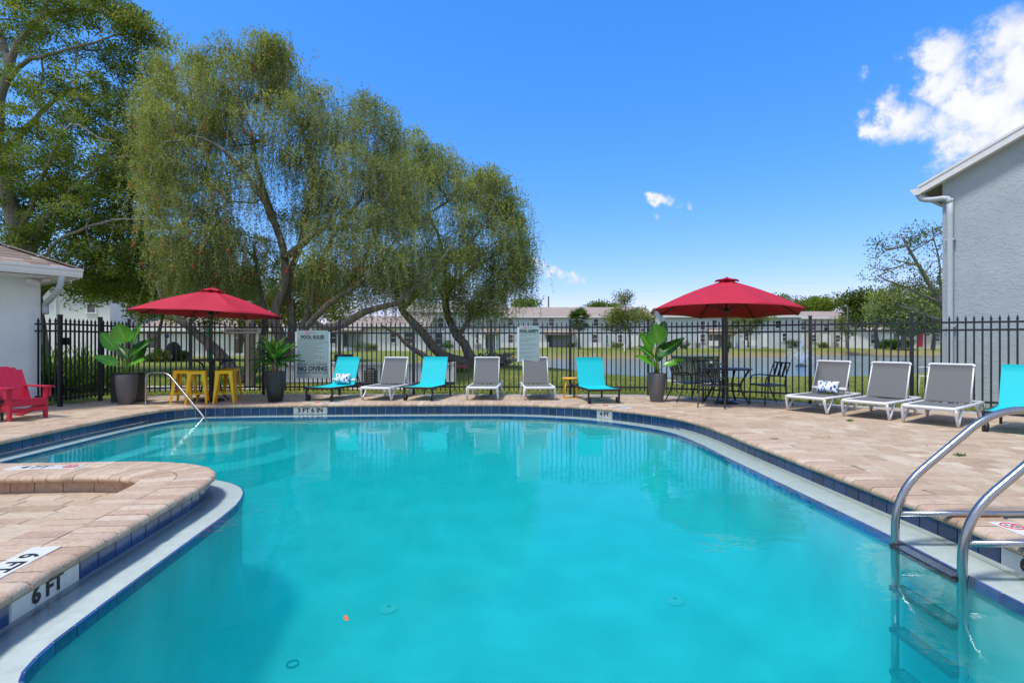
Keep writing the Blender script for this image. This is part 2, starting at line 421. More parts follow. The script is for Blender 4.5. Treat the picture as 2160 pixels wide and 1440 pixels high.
def pillow_mat():
    m, nt, N, L = nodes_of('pillow_print')
    out = N('ShaderNodeOutputMaterial'); b = N('ShaderNodeBsdfPrincipled'); b.inputs['Roughness'].default_value = .8
    tc = N('ShaderNodeTexCoord')
    mp = N('ShaderNodeMapping'); mp.inputs['Rotation'].default_value = (0, 0, .8); mp.inputs['Scale'].default_value = (1.3, .75, .01)
    L(tc.outputs['Object'], mp.inputs['Vector'])
    v = N('ShaderNodeTexVoronoi'); v.inputs['Scale'].default_value = 19; L(mp.outputs[0], v.inputs['Vector'])
    lt = N('ShaderNodeMath'); lt.operation = 'LESS_THAN'; lt.inputs[1].default_value = .46; L(v.outputs['Distance'], lt.inputs[0])
    sep = N('ShaderNodeSeparateColor'); L(v.outputs['Color'], sep.inputs[0])
    g = N('ShaderNodeMath'); g.operation = 'GREATER_THAN'; g.inputs[1].default_value = .18; L(sep.outputs[0], g.inputs[0])
    f = N('ShaderNodeMath'); f.operation = 'MULTIPLY'; L(lt.outputs[0], f.inputs[0]); L(g.outputs[0], f.inputs[1])
    rp = N('ShaderNodeValToRGB'); el = rp.color_ramp.elements
    el[0].position = .3; el[0].color = (.01, .07, .40, 1); el[1].position = 1; el[1].color = (.06, .33, .68, 1)
    L(sep.outputs[1], rp.inputs[0])
    mx = N('ShaderNodeMix'); mx.data_type = 'RGBA'; L(f.outputs[0], mx.inputs['Factor']); mx.inputs['A'].default_value = (.78, .79, .8, 1); L(rp.outputs[0], mx.inputs['B'])
    L(mx.outputs['Result'], b.inputs['Base Color']); L(b.outputs[0], out.inputs[0]); MATS['pillow_print'] = m
pillow_mat()

# ------------------------------------------------------------------ builders
class MB:
    """collects shapes into one mesh"""
    def __init__(s): s.v, s.f, s.t, s.mi, s.tone = [], [], 0.5, 0, []
    def add(s, vs, fs, tone=None):
        o = len(s.v); s.v.extend(tuple(p) for p in vs); s.f.extend(tuple(i + o for i in f) for f in fs)
        s.tone.extend([s.t if tone is None else tone] * len(vs)); return s
    def box(s, c, d, rot=None, tone=None):
        x, y, z = d[0] / 2, d[1] / 2, d[2] / 2
        vs = [Vector(p) for p in ((-x, -y, -z), (x, -y, -z), (x, y, -z), (-x, y, -z), (-x, -y, z), (x, -y, z), (x, y, z), (-x, y, z))]
        if rot is not None: vs = [rot @ p for p in vs]
        return s.add([p + Vector(c) for p in vs], [(3, 2, 1, 0), (4, 5, 6, 7), (0, 1, 5, 4), (1, 2, 6, 5), (2, 3, 7, 6), (3, 0, 4, 7)], tone)
    def cbox(s, c, d, ch=.006, rot=None, tone=None):
        """box with chamfered long edges and ends (24 verts)"""
        x, y, z = d[0] / 2, d[1] / 2, d[2] / 2; c_ = min(ch, x * .9, y * .9, z * .9)
        bm = bmesh.new(); bmesh.ops.create_cube(bm, size=1)
        for v in bm.verts: v.co = Vector((v.co.x * 2 * x, v.co.y * 2 * y, v.co.z * 2 * z))
        bmesh.ops.bevel(bm, geom=list(bm.edges), offset=c_, segments=1, affect='EDGES')
        bm.verts.index_update()
        vs = [(rot @ v.co if rot is not None else v.co.copy()) + Vector(c) for v in bm.verts]
        fs = [[v.index for v in f.verts] for f in bm.faces]; bm.free()
        return s.add(vs, fs, tone)
    def bar(s, p, q, w, h=None, up=(0, 0, 1), tone=None):
        p, q = Vector(p), Vector(q); d = q - p; L = d.length
        if L < 1e-6: return s
        d = d / L; u = Vector(up)
        if abs(d.dot(u)) > .98: u = Vector((1, 0, 0))
        sx = d.cross(u).normalized(); sz = sx.cross(d)
        rot = Matrix((sx, d, sz)).transposed()
        return s.box((p + q) / 2, (w, L, h or w), rot, tone)
    def tube(s, pts, r, n=8, cap=True, tone=None):
        pts = [Vector(p) for p in pts]; m = len(pts)
        rs = r if isinstance(r, (list, tuple)) else [r] * m
        o = len(s.v); prev = None
        for i, p in enumerate(pts):
            d = (pts[min(i + 1, m - 1)] - pts[max(i - 1, 0)])
            d = d.normalized() if d.length > 1e-9 else Vector((0, 0, 1))
            if prev is None:
                u = Vector((0, 0, 1)) if abs(d.z) < .9 else Vector((1, 0, 0))
                a = d.cross(u).normalized()
            else:
                a = prev - d * prev.dot(d)
                a = a.normalized() if a.length > 1e-6 else d.orthogonal().normalized()
            prev = a; b = d.cross(a)
            for k in range(n):
                t = 2 * math.pi * k / n
                s.v.append(tuple(p + (a * math.cos(t) + b * math.sin(t)) * rs[i])); s.tone.append(s.t if tone is None else tone)
        for i in range(m - 1):
            for k in range(n):
                k2 = (k + 1) % n
                s.f.append((o + i * n + k, o + i * n + k2, o + (i + 1) * n + k2, o + (i + 1) * n + k))
        if cap:
            s.f.append(tuple(o + k for k in range(n))[::-1]); s.f.append(tuple(o + (m - 1) * n + k for k in range(n)))
        return s
    def lathe(s, prof, c=(0, 0, 0), n=24, tone=None):
        o = len(s.v); m = len(prof)
        for r, z in prof:
            for k in range(n):
                t = 2 * math.pi * k / n
                s.v.append((c[0] + r * math.cos(t), c[1] + r * math.sin(t), c[2] + z)); s.tone.append(s.t if tone is None else tone)
        for i in range(m - 1):
            for k in range(n):
                k2 = (k + 1) % n
                s.f.append((o + i * n + k, o + i * n + k2, o + (i + 1) * n + k2, o + (i + 1) * n + k))
        s.f.append(tuple(o + k for k in range(n))[::-1]); s.f.append(tuple(o + (m - 1) * n + k for k in range(n)))
        return s
    def prism(s, poly, z0, z1, tone=None):
        """vertical prism over a simple (possibly concave) xy polygon"""
        n = len(poly)
        tri = tessellate_polygon([[Vector((p[0], p[1], 0)) for p in poly]])
        vs = [(p[0], p[1], z1) for p in poly] + [(p[0], p[1], z0) for p in poly]
        fs = []
        for t in tri:
            a, b, c = (Vector((*poly[i][:2], 0)) for i in t)
            t = tuple(t) if (b - a).cross(c - a).z > 0 else tuple(t)[::-1]
            fs.append(t); fs.append(tuple(i + n for i in t[::-1]))
        area = sum(poly[i][0] * poly[(i + 1) % n][1] - poly[(i + 1) % n][0] * poly[i][1] for i in range(n))
        for i in range(n):
            j = (i + 1) % n
            fs.append((n + i, n + j, j, i) if area > 0 else (i, j, n + j, n + i))
        return s.add(vs, fs, tone)
    def mesh(s, name, mat, smooth=False):
        me = bpy.data.meshes.new(name)
        me.from_pydata([tuple(p) for p in s.v], [], s.f)
        at_ = me.attributes.new('tone', 'FLOAT', 'POINT'); at_.data.foreach_set('value', np.array(s.tone, dtype=np.float32))
        me.materials.append(MATS[mat])
        if smooth:
            me.polygons.foreach_set('use_smooth', [True] * len(me.polygons))
        me.update(); return me
    def build(s, name, mat, parent=None, smooth=False, sharp=None):
        me = s.mesh(name, mat, smooth)
        if sharp is not None and smooth: me.set_sharp_from_angle(angle=R(sharp))
        return link(name, me, parent)

def link(name, me, parent=None, loc=None, rotz=None):
    o = bpy.data.objects.new(name, me); COL.objects.link(o)
    if parent is not None: o.parent = parent
    if loc is not None: o.location = loc
    if rotz is not None: o.rotation_euler = (0, 0, rotz)
    return o

def tag(o, label=None, cat=None, group=None, kind=None):
    if label: o['label'] = label
    if cat: o['category'] = cat
    if group: o['group'] = group
    if kind: o['kind'] = kind
    return o

def thing(name, label, cat, loc=(0, 0, 0), rotz=0, group=None):
    o = bpy.data.objects.new(name, None); COL.objects.link(o)
    o.location = loc; o.rotation_euler = (0, 0, rotz); o.empty_display_size = .2
    return tag(o, label, cat, group)

KIDS = {}
def copy_tree(src, loc, rotz, label, group=None):
    def cp(o, parent):
        c = o.copy(); COL.objects.link(c)
        if parent is not None: c.parent = parent
        for ch in o.children: cp(ch, c)
        return c
    c = cp(src, None)
    c.location = loc; c.rotation_euler = (src.rotation_euler[0], src.rotation_euler[1], rotz)
    c['label'] = label
    if group: c['group'] = group
    return c

def text(name, body, size, mat, parent, mtx, bold=.0, ext=.0008, align='CENTER', spacing=1.0, xs=1.0):
    cu = bpy.data.curves.new(name, 'FONT'); cu.body = body; cu.size = size; cu.extrude = ext; cu.offset = bold
    cu.align_x = align; cu.align_y = 'CENTER'; cu.space_character = spacing
    cu.resolution_u = 3
    cu.materials.append(MATS[mat])
    tmp = bpy.data.objects.new(name, cu); COL.objects.link(tmp)
    dg = bpy.context.evaluated_depsgraph_get(); dg.update()
    me = bpy.data.meshes.new_from_object(tmp.evaluated_get(dg))
    bpy.data.objects.remove(tmp)
    for v in me.vertices: v.co.x *= xs
    o = link(name, me, parent)
    o.matrix_local = mtx
    return o

def frame(x, y, z, o):
    m = Matrix((Vector(x), Vector(y), Vector(z))).transposed().to_4x4(); m.translation = Vector(o); return m

def smooth_path(pts, step=.05, closed=False):
    P = [np.array(p, float) for p in pts]; n = len(P); out = []
    for i in range(n if closed else n - 1):
        p0 = P[i - 1] if (closed or i > 0) else 2 * P[0] - P[1]
        p1, p2 = P[i], P[(i + 1) % n]
        p3 = P[(i + 2) % n] if (closed or i + 2 < n) else 2 * P[-1] - P[-2]
        k = max(2, int(np.linalg.norm(p2 - p1) / step))
        for j in range(k):
            t = j / k
            out.append(.5 * ((2 * p1) + (-p0 + p2) * t + (2 * p0 - 5 * p1 + 4 * p2 - p3) * t * t + (-p0 + 3 * p1 - 3 * p2 + p3) * t ** 3))
    if not closed: out.append(P[-1])
    return np.array(out)

def in_poly(x, y, poly):
    """vectorised point in polygon"""
    x = np.asarray(x, float); y = np.asarray(y, float)
    r = np.zeros(x.shape, bool); n = len(poly)
    for i in range(n):
        x1, y1 = poly[i][:2]; x2, y2 = poly[(i + 1) % n][:2]
        c = ((y1 > y) != (y2 > y)) & (x < (x2 - x1) * (y - y1) / ((y2 - y1) if y2 != y1 else 1e-9) + x1)
        r ^= c
    return r

def dist_poly(x, y, poly, closed=True):
    x = np.asarray(x, float); y = np.asarray(y, float)
    d = np.full(x.shape, 1e9); n = len(poly)
    for i in range(n if closed else n - 1):
        ax, ay = poly[i][:2]; bx, by = poly[(i + 1) % n][:2]
        vx, vy = bx - ax, by - ay; q = vx * vx + vy * vy + 1e-12
        t = np.clip(((x - ax) * vx + (y - ay) * vy) / q, 0, 1)
        d = np.minimum(d, np.hypot(x - ax - t * vx, y - ay - t * vy))
    return d
# ================================================================== THE POOL
WATER, LEDGE = -0.172, -0.205
OUT = [(2.97, 2.1), (2.975, 3.0), (2.98, 3.6), (2.945, 4.4), (2.90, 5.35), (2.86, 6.3), (2.83, 7.2), (2.74, 7.9), (2.52, 8.45), (2.08, 9.02), (1.47, 9.55), (.75, 9.88),
       (.1, 10.04), (-.7, 10.09), (-2.5, 10.04), (-4.05, 9.93), (-5.15, 9.84), (-5.75, 9.72), (-6.08, 9.45), (-6.25, 9.0), (-6.29, 8.4), (-6.28, 7.7), (-6.24, 7.0), (-6.2, 6.3),
       (-6.16, 5.75), (-6.0, 5.3), (-5.6, 5.11), (-4.95, 5.06), (-4.2, 5.11), (-3.6, 5.13), (-3.12, 5.03), (-2.8, 4.82), (-2.64, 4.5), (-2.575, 4.15), (-2.54, 3.8), (-2.5, 3.4), (-2.46, 3.0),
       (-2.41, 2.55), (-2.36, 2.25), (-2.25, 2.0), (-2.05, 1.84), (-1.7, 1.74), (0, 1.69), (2.5, 1.69), (2.86, 1.8)]
PATH = smooth_path(OUT, .04, closed=True)
_d = np.roll(PATH, -1, 0) - PATH
SEG = np.hypot(_d[:, 0], _d[:, 1]); S = np.concatenate([[0], np.cumsum(SEG)]); PLEN = S[-1]
_t = (np.roll(PATH, -2, 0) - np.roll(PATH, 2, 0)); TAN = _t / np.hypot(_t[:, 0], _t[:, 1])[:, None]
def pt(s):
    s = s % PLEN; i = min(int(np.searchsorted(S, s, 'right')) - 1, len(PATH) - 1); f = (s - S[i]) / SEG[i]
    j = (i + 1) % len(PATH)
    p = PATH[i] * (1 - f) + PATH[j] * f; t = TAN[i] * (1 - f) + TAN[j] * f; t = t / np.hypot(*t)
    return p, t, np.array((t[1], -t[0]))           # point, tangent (anticlockwise), normal towards the deck
def near_s(x, y):
    return S[int(np.argmin(np.hypot(PATH[:, 0] - x, PATH[:, 1] - y)))]
NRM = np.stack([TAN[:, 1], -TAN[:, 0]], 1)
def offset(d): return PATH + NRM * d
def seen(x, y, m=1.04): return y > 1.9 and abs(x) < m * y + .1
S_P0, S_P1 = near_s(-6.0, 5.3), near_s(-2.40, 2.2)      # the raised curb round the sunken terrace

pool = thing('swimming_pool', 'turquoise swimming pool with blue tiled waterline, pale ledge and brick coping', 'swimming pool', (0, 0, -1.4))
POOLZ = 1.4                                            # children are written in world z and shifted by this
def under_pool(o): o.location.z += POOLZ; return o

# shell: backing wall behind the tiles, ledge, lower wall, sloping floor
P_b, P_l = offset(.028), offset(-.27)
step = 4
P_b2, P_l2 = P_b[::step], P_l[::step]
def zfloor(y): return -1.42 + (y - 2.0) * .055
mb = MB(); n = len(P_b2)
for i in range(n):
    j = (i + 1) % n
    a, b = P_b2[i], P_b2[j]
    mb.add([(*a, -.03), (*b, -.03), (*b, LEDGE - .01), (*a, LEDGE - .01)], [(3, 2, 1, 0)])
under_pool(mb.build('backing_wall', 'grout', pool))
mb = MB()
for i in range(n):
    j = (i + 1) % n
    a, b, c, d = P_b2[i], P_b2[j], P_l2[j], P_l2[i]
    mb.add([(*a, LEDGE), (*b, LEDGE), (*c, LEDGE), (*d, LEDGE)], [(0, 1, 2, 3)[::-1]])
under_pool(mb.build('ledge', 'ledge_plaster', pool))
mb = MB()
P_w = offset(-.262)[::step]
for i in range(n):
    j = (i + 1) % n
    c, d = P_w[j], P_w[i]
    mb.add([(*d, LEDGE - .004), (*c, LEDGE - .004), (*c, zfloor(c[1]) + .42), (*d, zfloor(d[1]) + .42)], [(3, 2, 1, 0)])
ring0, z0_ = P_w, .42                                   # the wall runs into the floor in a wide cove
for off_, z1_ in ((.275, .28), (.31, .16), (.38, .07), (.47, .02), (.56, 0)):
    ring1 = offset(-off_)[::step]
    for i in range(n):
        j = (i + 1) % n; a, b, c, d = ring0[i], ring0[j], ring1[j], ring1[i]
        mb.add([(*a, zfloor(a[1]) + z0_), (*b, zfloor(b[1]) + z0_), (*c, zfloor(c[1]) + z1_), (*d, zfloor(d[1]) + z1_)], [(3, 2, 1, 0)])
    ring0, z0_ = ring1, z1_
tri = tessellate_polygon([[Vector((p[0], p[1], 0)) for p in ring0]])
mb.add([(p[0], p[1], zfloor(p[1])) for p in ring0], [tuple(t) for t in tri])
me = mb.mesh('basin', 'plaster', True)
bm = bmesh.new(); bm.from_mesh(me); bmesh.ops.remove_doubles(bm, verts=bm.verts, dist=.0005); bmesh.ops.recalc_face_normals(bm, faces=bm.faces); bm.to_mesh(me); bm.free()
under_pool(link('basin', me, pool))
# entry steps in the far corner and a bench along the long side
for k, (r, z) in enumerate(((.95, -.36), (1.5, -.56), (2.05, -.76))):
    mb = MB(); cx, cy = -5.72, 9.42
    arc = [(cx + r * math.cos(a), cy + r * math.sin(a)) for a in np.linspace(R(-100), R(10), 26)]
    mb.prism([(cx - .28, cy + .2)] + arc, -1.3, z)
    under_pool(mb.build('entry_step', 'plaster', pool))
mb = MB(); mb.prism([(-6.02, 5.6), (-5.62, 5.7), (-5.62, 8.6), (-6.02, 8.6)], -1.4, -.5)
under_pool(mb.build('bench', 'plaster', pool))
# waterline tiles
rt = random.Random(11)
def tile_mesh(name, mat, s0, s1, z0, z1, th, off, tone):
    p0, _, n0 = pt(s0); p1, _, n1 = pt(s1)
    a, b = p0 + n0 * off, p1 + n1 * off; c, d = a - n0 * th, b - n1 * th
    e = .0022
    a_, b_ = a, b; c2, d2 = c + (d - c) * .03, d + (c - d) * .03
    mb = MB()
    mb.add([(*a_, z0), (*b_, z0), (*b_, z1), (*a_, z1), (*c2, z0 + e), (*d2, z0 + e), (*d2, z1 - e), (*c2, z1 - e)],
           [(4, 7, 6, 5), (0, 4, 5, 1), (1, 5, 6, 2), (2, 6, 7, 3), (3, 7, 4, 0)], tone)
    return mb
MARK = []                      # (s centre, tiles, text, letter spacing)
TW = .157
rest_tiles = MB(); rest_bricks = MB()
ntile = int(PLEN / TW); TWx = PLEN / ntile
marks = {}
for (x, y, k, body) in ((-3.78, 9.95, 4, '3 FT 6 IN'), (1.66, 9.42, 2, '4 FT'), (-2.46, 2.84, 3, '6 FT'), (2.975, 3.0, 3, '6 FT')):
    i0 = int(round(near_s(x, y) / TWx - k / 2)); marks[i0] = (k, body)
skip = set()
for i0, (k, body) in marks.items():
    for q in range(k): skip.add(i0 + q)
for i in range(ntile):
    p = pt((i + .5) * TWx)[0]
    if i in skip: continue
    if not seen(*p):
        q_ = tile_mesh('', '', i * TWx + .003, (i + 1) * TWx - .003, LEDGE + .001, -.0505, .008, .0265, .5); rest_tiles.add(q_.v, q_.f, rt.random()); continue
    under_pool(tile_mesh('waterline_tile', 'blue_tile', i * TWx + .003, (i + 1) * TWx - .003, LEDGE + .001, -.0505, .008, .0265, rt.random()).build('waterline_tile', 'blue_tile', pool))
for i0, (k, body) in marks.items():
    for q in range(k):
        o = under_pool(tile_mesh('depth_tile', 'white_tile', (i0 + q) * TWx + .002, (i0 + q + 1) * TWx - .002, LEDGE + .001, -.0505, .0085, .0265, .5).build('depth_tile', 'white_tile', pool))
    p, t, nn = pt((i0 + k / 2) * TWx)
    c = p + nn * (.0265 - .0115)
    m = frame((-t[0], -t[1], 0), (0, 0, 1), (-nn[0], -nn[1], 0), (c[0], c[1], -.118 + POOLZ))
    text('depth_lettering', body, .115 if k > 2 else .10, 'letter_black', pool, m, bold=.004, xs=1.0 if body != '3 FT 6 IN' else 1.05)
# trim tiles on the lip of the ledge
ntrim = ntile
for i in range(ntrim):
    s0, s1 = i * TWx + .003, (i + 1) * TWx - .003
    (p0, _, n0), (p1, _, n1) = pt(s0), pt(s1)
    pm_ = (p0 + p1) / 2
    if pm_[1] < 1.2 or abs(pm_[0]) > 1.5 * pm_[1]: continue
    mb = MB(); a, b = p0 - n0 * .262, p1 - n1 * .262
    a1, b1 = p0 - n0 * .276, p1 - n1 * .276; z1 = LEDGE + .003
    mb.add([(*a, z1), (*b, z1), (*b1, z1 - .004), (*a1, z1 - .004), (*a1, LEDGE - .062), (*b1, LEDGE - .062), (*b, LEDGE - .062), (*a, LEDGE - .062)],
           [(0, 3, 2, 1), (3, 4, 5, 2), (4, 7, 6, 5), (0, 7, 4, 3), (1, 2, 5, 6)], rt.random())
    under_pool(mb.build('trim_tile', 'trim_tile', pool))
# brick coping with a rounded nose
PROF = [(-.026, -.050), (-.041, -.041), (-.047, -.026), (-.042, -.010), (-.024, .004), (0, .007)]
def coping(s0, s1, length, base_off, sgn, jit, tone, mb):
    vs = []
    for s in (s0, s1):
        p, t, nn = pt(s); nn = nn * sgn
        p = p + nn * sgn * 0
        o = p + pt(s)[2] * base_off
        ring = [(u + jit[0], z + jit[1]) for u, z in PROF] + [(length, .007 + jit[1]), (length, -.055)]
        vs += [(*(o + nn * u), z) for u, z in ring]
    k = len(PROF) + 2
    fs = [(i, (i + 1) % k, k + (i + 1) % k, k + i) for i in range(k)] + [tuple(range(k))[::-1], tuple(range(k, 2 * k))]
    if sgn < 0: fs = [f[::-1] for f in fs]
    return mb.add(vs, fs, tone)
PITCH = .112
nc = int(PLEN / PITCH); PX = PLEN / nc
for i in range(nc):
    s0 = i * PX; p, _, _ = pt(s0 + PX / 2)
    on_curb = S_P0 - .4 < s0 < S_P1
    jit = (rt.uniform(-.005, .005), rt.uniform(-.002, .002))
    L_ = .25 if on_curb else .30
    if not seen(p[0], p[1], 1.06): coping(s0 + .0025, s0 + PX - .0025, L_, 0, 1, jit, rt.random(), rest_bricks); continue
    under_pool(coping(s0 + .0025, s0 + PX - .0025, L_, 0, 1, jit, rt.random(), MB()).build('coping_brick', 'coping_stone', pool, smooth=True, sharp=50))
tag(under_pool(rest_bricks.build('coping_bricks', 'coping_stone', pool)), kind='stuff'); tag(under_pool(rest_tiles.build('waterline_tiles', 'blue_tile', pool)), kind='stuff')
mb = MB()
for i in range(0, len(PATH), 2):
    j = (i + 2) % len(PATH)
    a0, a1 = PATH[i] - NRM[i] * .03, PATH[j] - NRM[j] * .03; b0, b1 = PATH[i] + NRM[i] * .29, PATH[j] + NRM[j] * .29
    mb.add([(*a0, -.006), (*a1, -.006), (*b1, -.006), (*b0, -.006), (*a0, -.052), (*a1, -.052), (*b1, -.052), (*b0, -.052)], [(0, 1, 2, 3)[::-1], (0, 4, 5, 1)[::-1], (4, 7, 6, 5)[::-1]])
under_pool(mb.build('mortar_bed', 'joint_sand', pool))
# main drains and a return fitting on the floor
for px, py, r in ((820, 1282, .085), (1424, 1265, .085)):
    Y = 3.9
    for _ in range(30): Y = FOC * (CAMZ - zfloor(Y) - .012) / (py - 722)
    x = (px - 1080) * Y / FOC
    mb = MB(); mb.lathe([(r * .98, 0), (r, .006), (r * .9, .018), (r * .35, .026), (.001, .026)], n=24)
    o = mb.build('drain_cover', 'white_tile', pool, smooth=True, sharp=40); o.location = (x, Y, zfloor(Y) + .002 + POOLZ)
    mb = MB(); mb.lathe([(r * .22, 0), (r * .2, .004), (.001, .004)], n=12); d = mb.build('drain_screw', 'grey_pot', o); d.location = (0, 0, .0265)
Y = 2.55
for _ in range(30): Y = FOC * (CAMZ - zfloor(Y)) / (1401 - 722)
mb = MB(); mb.tube([(.045 * math.cos(a), .045 * math.sin(a), 0) for a in np.linspace(0, 2 * math.pi, 17)], .006, 6)
o = mb.build('return_ring', 'blue_tile', pool); o.location = ((617 - 1080) * Y / FOC, Y, zfloor(Y) + .008 + POOLZ)

# water body
mb = MB(); P_v = offset(.012)[::3]
mb.prism([tuple(p) for p in P_v], -1.9, WATER)
me = mb.mesh('water', 'pool_water')
bm = bmesh.new(); bm.from_mesh(me); bmesh.ops.recalc_face_normals(bm, faces=bm.faces); bm.to_mesh(me); bm.free()
tag(link('pool_water', me), 'clear turquoise pool water reflecting the fence and the sky', None, None, 'structure')

# ================================================================== DECK
FENCE = [(-8.32, 9.6), (-8.33, 10.55), (-8.30, 11.3), (-7.15, 11.6), (-5.58, 11.72), (-3.89, 11.76), (-2.22, 11.76), (-.47, 11.74), (1.31, 11.74), (3.03, 11.6), (4.40, 10.86), (5.73, 10.02), (7.05, 9.2), (8.42, 8.42), (9.75, 7.64)]
hole_r = [tuple(p) for p in offset(.02)[::6]]
def path_between(a, b):
    """outline points from parameter a to b, anticlockwise"""
    ss = np.arange(a, b, .12); return [tuple(pt(s)[0] + pt(s)[2] * .036) for s in ss]
s_left = near_s(-6.16, 5.75); s_nr = near_s(-2.05, 1.84)
edge = path_between(s_nr - PLEN, s_left)                                # near corner, right wall, far wall, left wall
deck_poly = edge + [(-13, 5.75), (-13, 9.0), (-8.9, 9.5), (-8.52, 10.5), (-8.5, 11.5), (-7.2, 11.78), (-5.58, 11.9), (-3.89, 11.94), (-.47, 11.92), (1.31, 11.92), (3.1, 11.77), (4.5, 11.0), (5.85, 10.15), (7.15, 9.35), (8.5, 8.57), (13, 5.95), (13, -4), (-2.3, -4)]
mb = MB(); mb.prism(deck_poly, -.35, -.014)
deck = tag(mb.build('deck', 'joint_sand'), 'tan brick paver deck around the swimming pool', None, None, 'structure')
# concrete strip under the fence
strip = [Vector((*p, 0)) for p in FENCE[2:]]
mb = MB(); left, right_ = [], []
for i, p in enumerate(strip):
    d = (strip[min(i + 1, len(strip) - 1)] - strip[max(i - 1, 0)]).normalized(); nn = Vector((d.y, -d.x, 0))
    left.append(p + nn * .16); right_.append(p - nn * .15)
mb.prism([(p.x, p.y) for p in left] + [(p.x, p.y) for p in right_[::-1]], -.3, .006)
tag(mb.build('concrete_edging', 'concrete'), 'grey concrete strip under the black fence', None, None, 'structure')

def paver_mesh(x0, x1, y0, y1, z, rot, tone, r_):
    g = .005
    c = Vector(((x0 + x1) / 2, (y0 + y1) / 2, 0)); w, h = (x1 - x0) - g, (y1 - y0) - g
    ch = .007
    def q(dx, dy, zz): v = rot @ (c + Vector((dx, dy, 0))); return (v.x, v.y, zz)
    tilt = [r_.uniform(-.0022, .0022) for _ in range(4)]
    cs = [(-1, -1), (1, -1), (1, 1), (-1, 1)]
    lo = [q(sx * w / 2, sy * h / 2, z - .03) for sx, sy in cs]
    mid = [q(sx * w / 2, sy * h / 2, z - .008 + tilt[i]) for i, (sx, sy) in enumerate(cs)]
    top = [q(sx * (w / 2 - ch), sy * (h / 2 - ch), z + tilt[i]) for i, (sx, sy) in enumerate(cs)]
    return lo + mid + top, [(8, 9, 10, 11)] + [(a + k, a + (k + 1) % 4, b + (k + 1) % 4, b + k) for a, b in ((0, 4), (4, 8)) for k in range(4)]
def lay(parent, ok, region, z, ang, seed, widths, lens):
    r_ = random.Random(seed); rot = Matrix.Rotation(R(ang), 3, 'Z'); out = []
    x0, x1, y0, y1 = region; y = y0
    while y < y1:
        h = r_.choice(widths); x = x0 + r_.uniform(-.3, 0)
        while x < x1:
            w = r_.choice(lens); vs, fs = paver_mesh(x, x + w, y, y + h, z, rot, 0, r_)
            xs = np.array([v[0] for v in vs[8:]]); ys = np.array([v[1] for v in vs[8:]])
            cx, cy = xs.mean(), ys.mean()
            if ok(xs, ys):
                out.append((math.hypot(cx, cy) + (0 if seen(cx, cy, 1.02) else 100), vs, fs, r_.random()))
            x += w
        y += h
    out.sort(key=lambda t: t[0])
    for d, vs, fs, tone in out[:300]:
        MB().add(vs, fs, tone).build('paver', 'paver', parent)
    if out[300:]:
        mb = MB()
        for d, vs, fs, tone in out[300:]: mb.add(vs, fs, tone)
        tag(mb.build('pavers', 'paver', parent), kind='stuff')
POOLP = [tuple(p) for p in PATH[::4]]
def ok_deck(xs, ys):
    if not in_poly(xs, ys, deck_poly).all(): return False
    return (dist_poly(xs, ys, POOLP) > .16).all()
lay(deck, ok_deck, (-13, 13, -4, 13), 0.0, -7, 3, (.15, .15, .23), (.15, .23, .23, .30))

# raised curb and sunken terrace on the near side
ss = np.arange(S_P0 - .35, S_P1 + .9, .08)
outer = [tuple(pt(s)[0] + pt(s)[2] * .036) for s in ss]
inner = [tuple(pt(s)[0] + pt(s)[2] * .46) for s in ss]
terrace_poly = inner + [(-3.1, -2), (-9, -2), (-9, 4.6)]
mb = MB(); mb.prism([(-9.5, 4.9), (-9.5, -2), (-2.9, -2), (-2.6, 3.2), (-2.75, 4.6), (-3.2, 4.9)], -.5, -.166)
terrace = tag(mb.build('terrace', 'joint_sand'), 'sunken tan paver terrace behind the raised pool curb', None, None, 'structure')
curb = tag(MB().prism(outer + inner[::-1], -.5, -.008).build('raised_curb', 'joint_sand'), 'raised brick curb between the pool and the sunken terrace', 'curb')
# inner row of bullnose bricks facing the terrace, and the block face below it
INS = .50
s = S_P0 - .3
while s < S_P1 + .2:
    p, t, nn = pt(s)
    k = 1.0
    p2, _, n2 = pt(s + .14); ds = np.hypot(*((p2 + n2 * INS) - (p + nn * INS))) / .14
    s1 = s + PITCH / max(.35, ds)
    if seen(p[0] + nn[0] * .5, p[1] + nn[1] * .5, 1.06):
        coping(s + .002, s1 - .002, .245, INS, -1, (rt.uniform(-.004, .004), rt.uniform(-.002, .002)), rt.random(), MB()).build('coping_brick', 'coping_stone', curb, smooth=True, sharp=50)
    s = s1
s = S_P0 - .3
while s < S_P1 + .2:
    p, t, nn = pt(s); p2, _, n2 = pt(s + .2); ds = np.hypot(*((p2 + n2 * INS) - (p + nn * INS))) / .2
    w = rt.choice((.24, .28, .20)); s1 = s + w / max(.4, ds)
    a0, a1 = p + nn * .458, pt(s1)[0] + pt(s1)[2] * .458
    b0, b1 = p + nn * .482, pt(s1)[0] + pt(s1)[2] * .482
    dv = (b1 - b0) / np.hypot(*(b1 - b0)) * .004
    if seen(*((b0 + b1) / 2), 1.06):
        MB().add([(*a0, -.168), (*a1, -.168), (*a1, -.054), (*a0, -.054), (*(b0 + dv), -.164), (*(b1 - dv), -.164), (*(b1 - dv), -.057), (*(b0 + dv), -.057)],
                 [(4, 5, 6, 7), (0, 1, 5, 4), (1, 2, 6, 5), (2, 3, 7, 6), (3, 0, 4, 7)], rt.random()).build('block', 'curb_block', curb)
    s = s1
inner2 = [tuple(pt(s)[0] + pt(s)[2] * .472) for s in ss]
tp = inner2 + [(-2.9, -1.8), (-9, -1.8), (-9, 4.6)]
def ok_terr(xs, ys): return in_poly(xs.mean(), ys.mean(), tp + []) and True
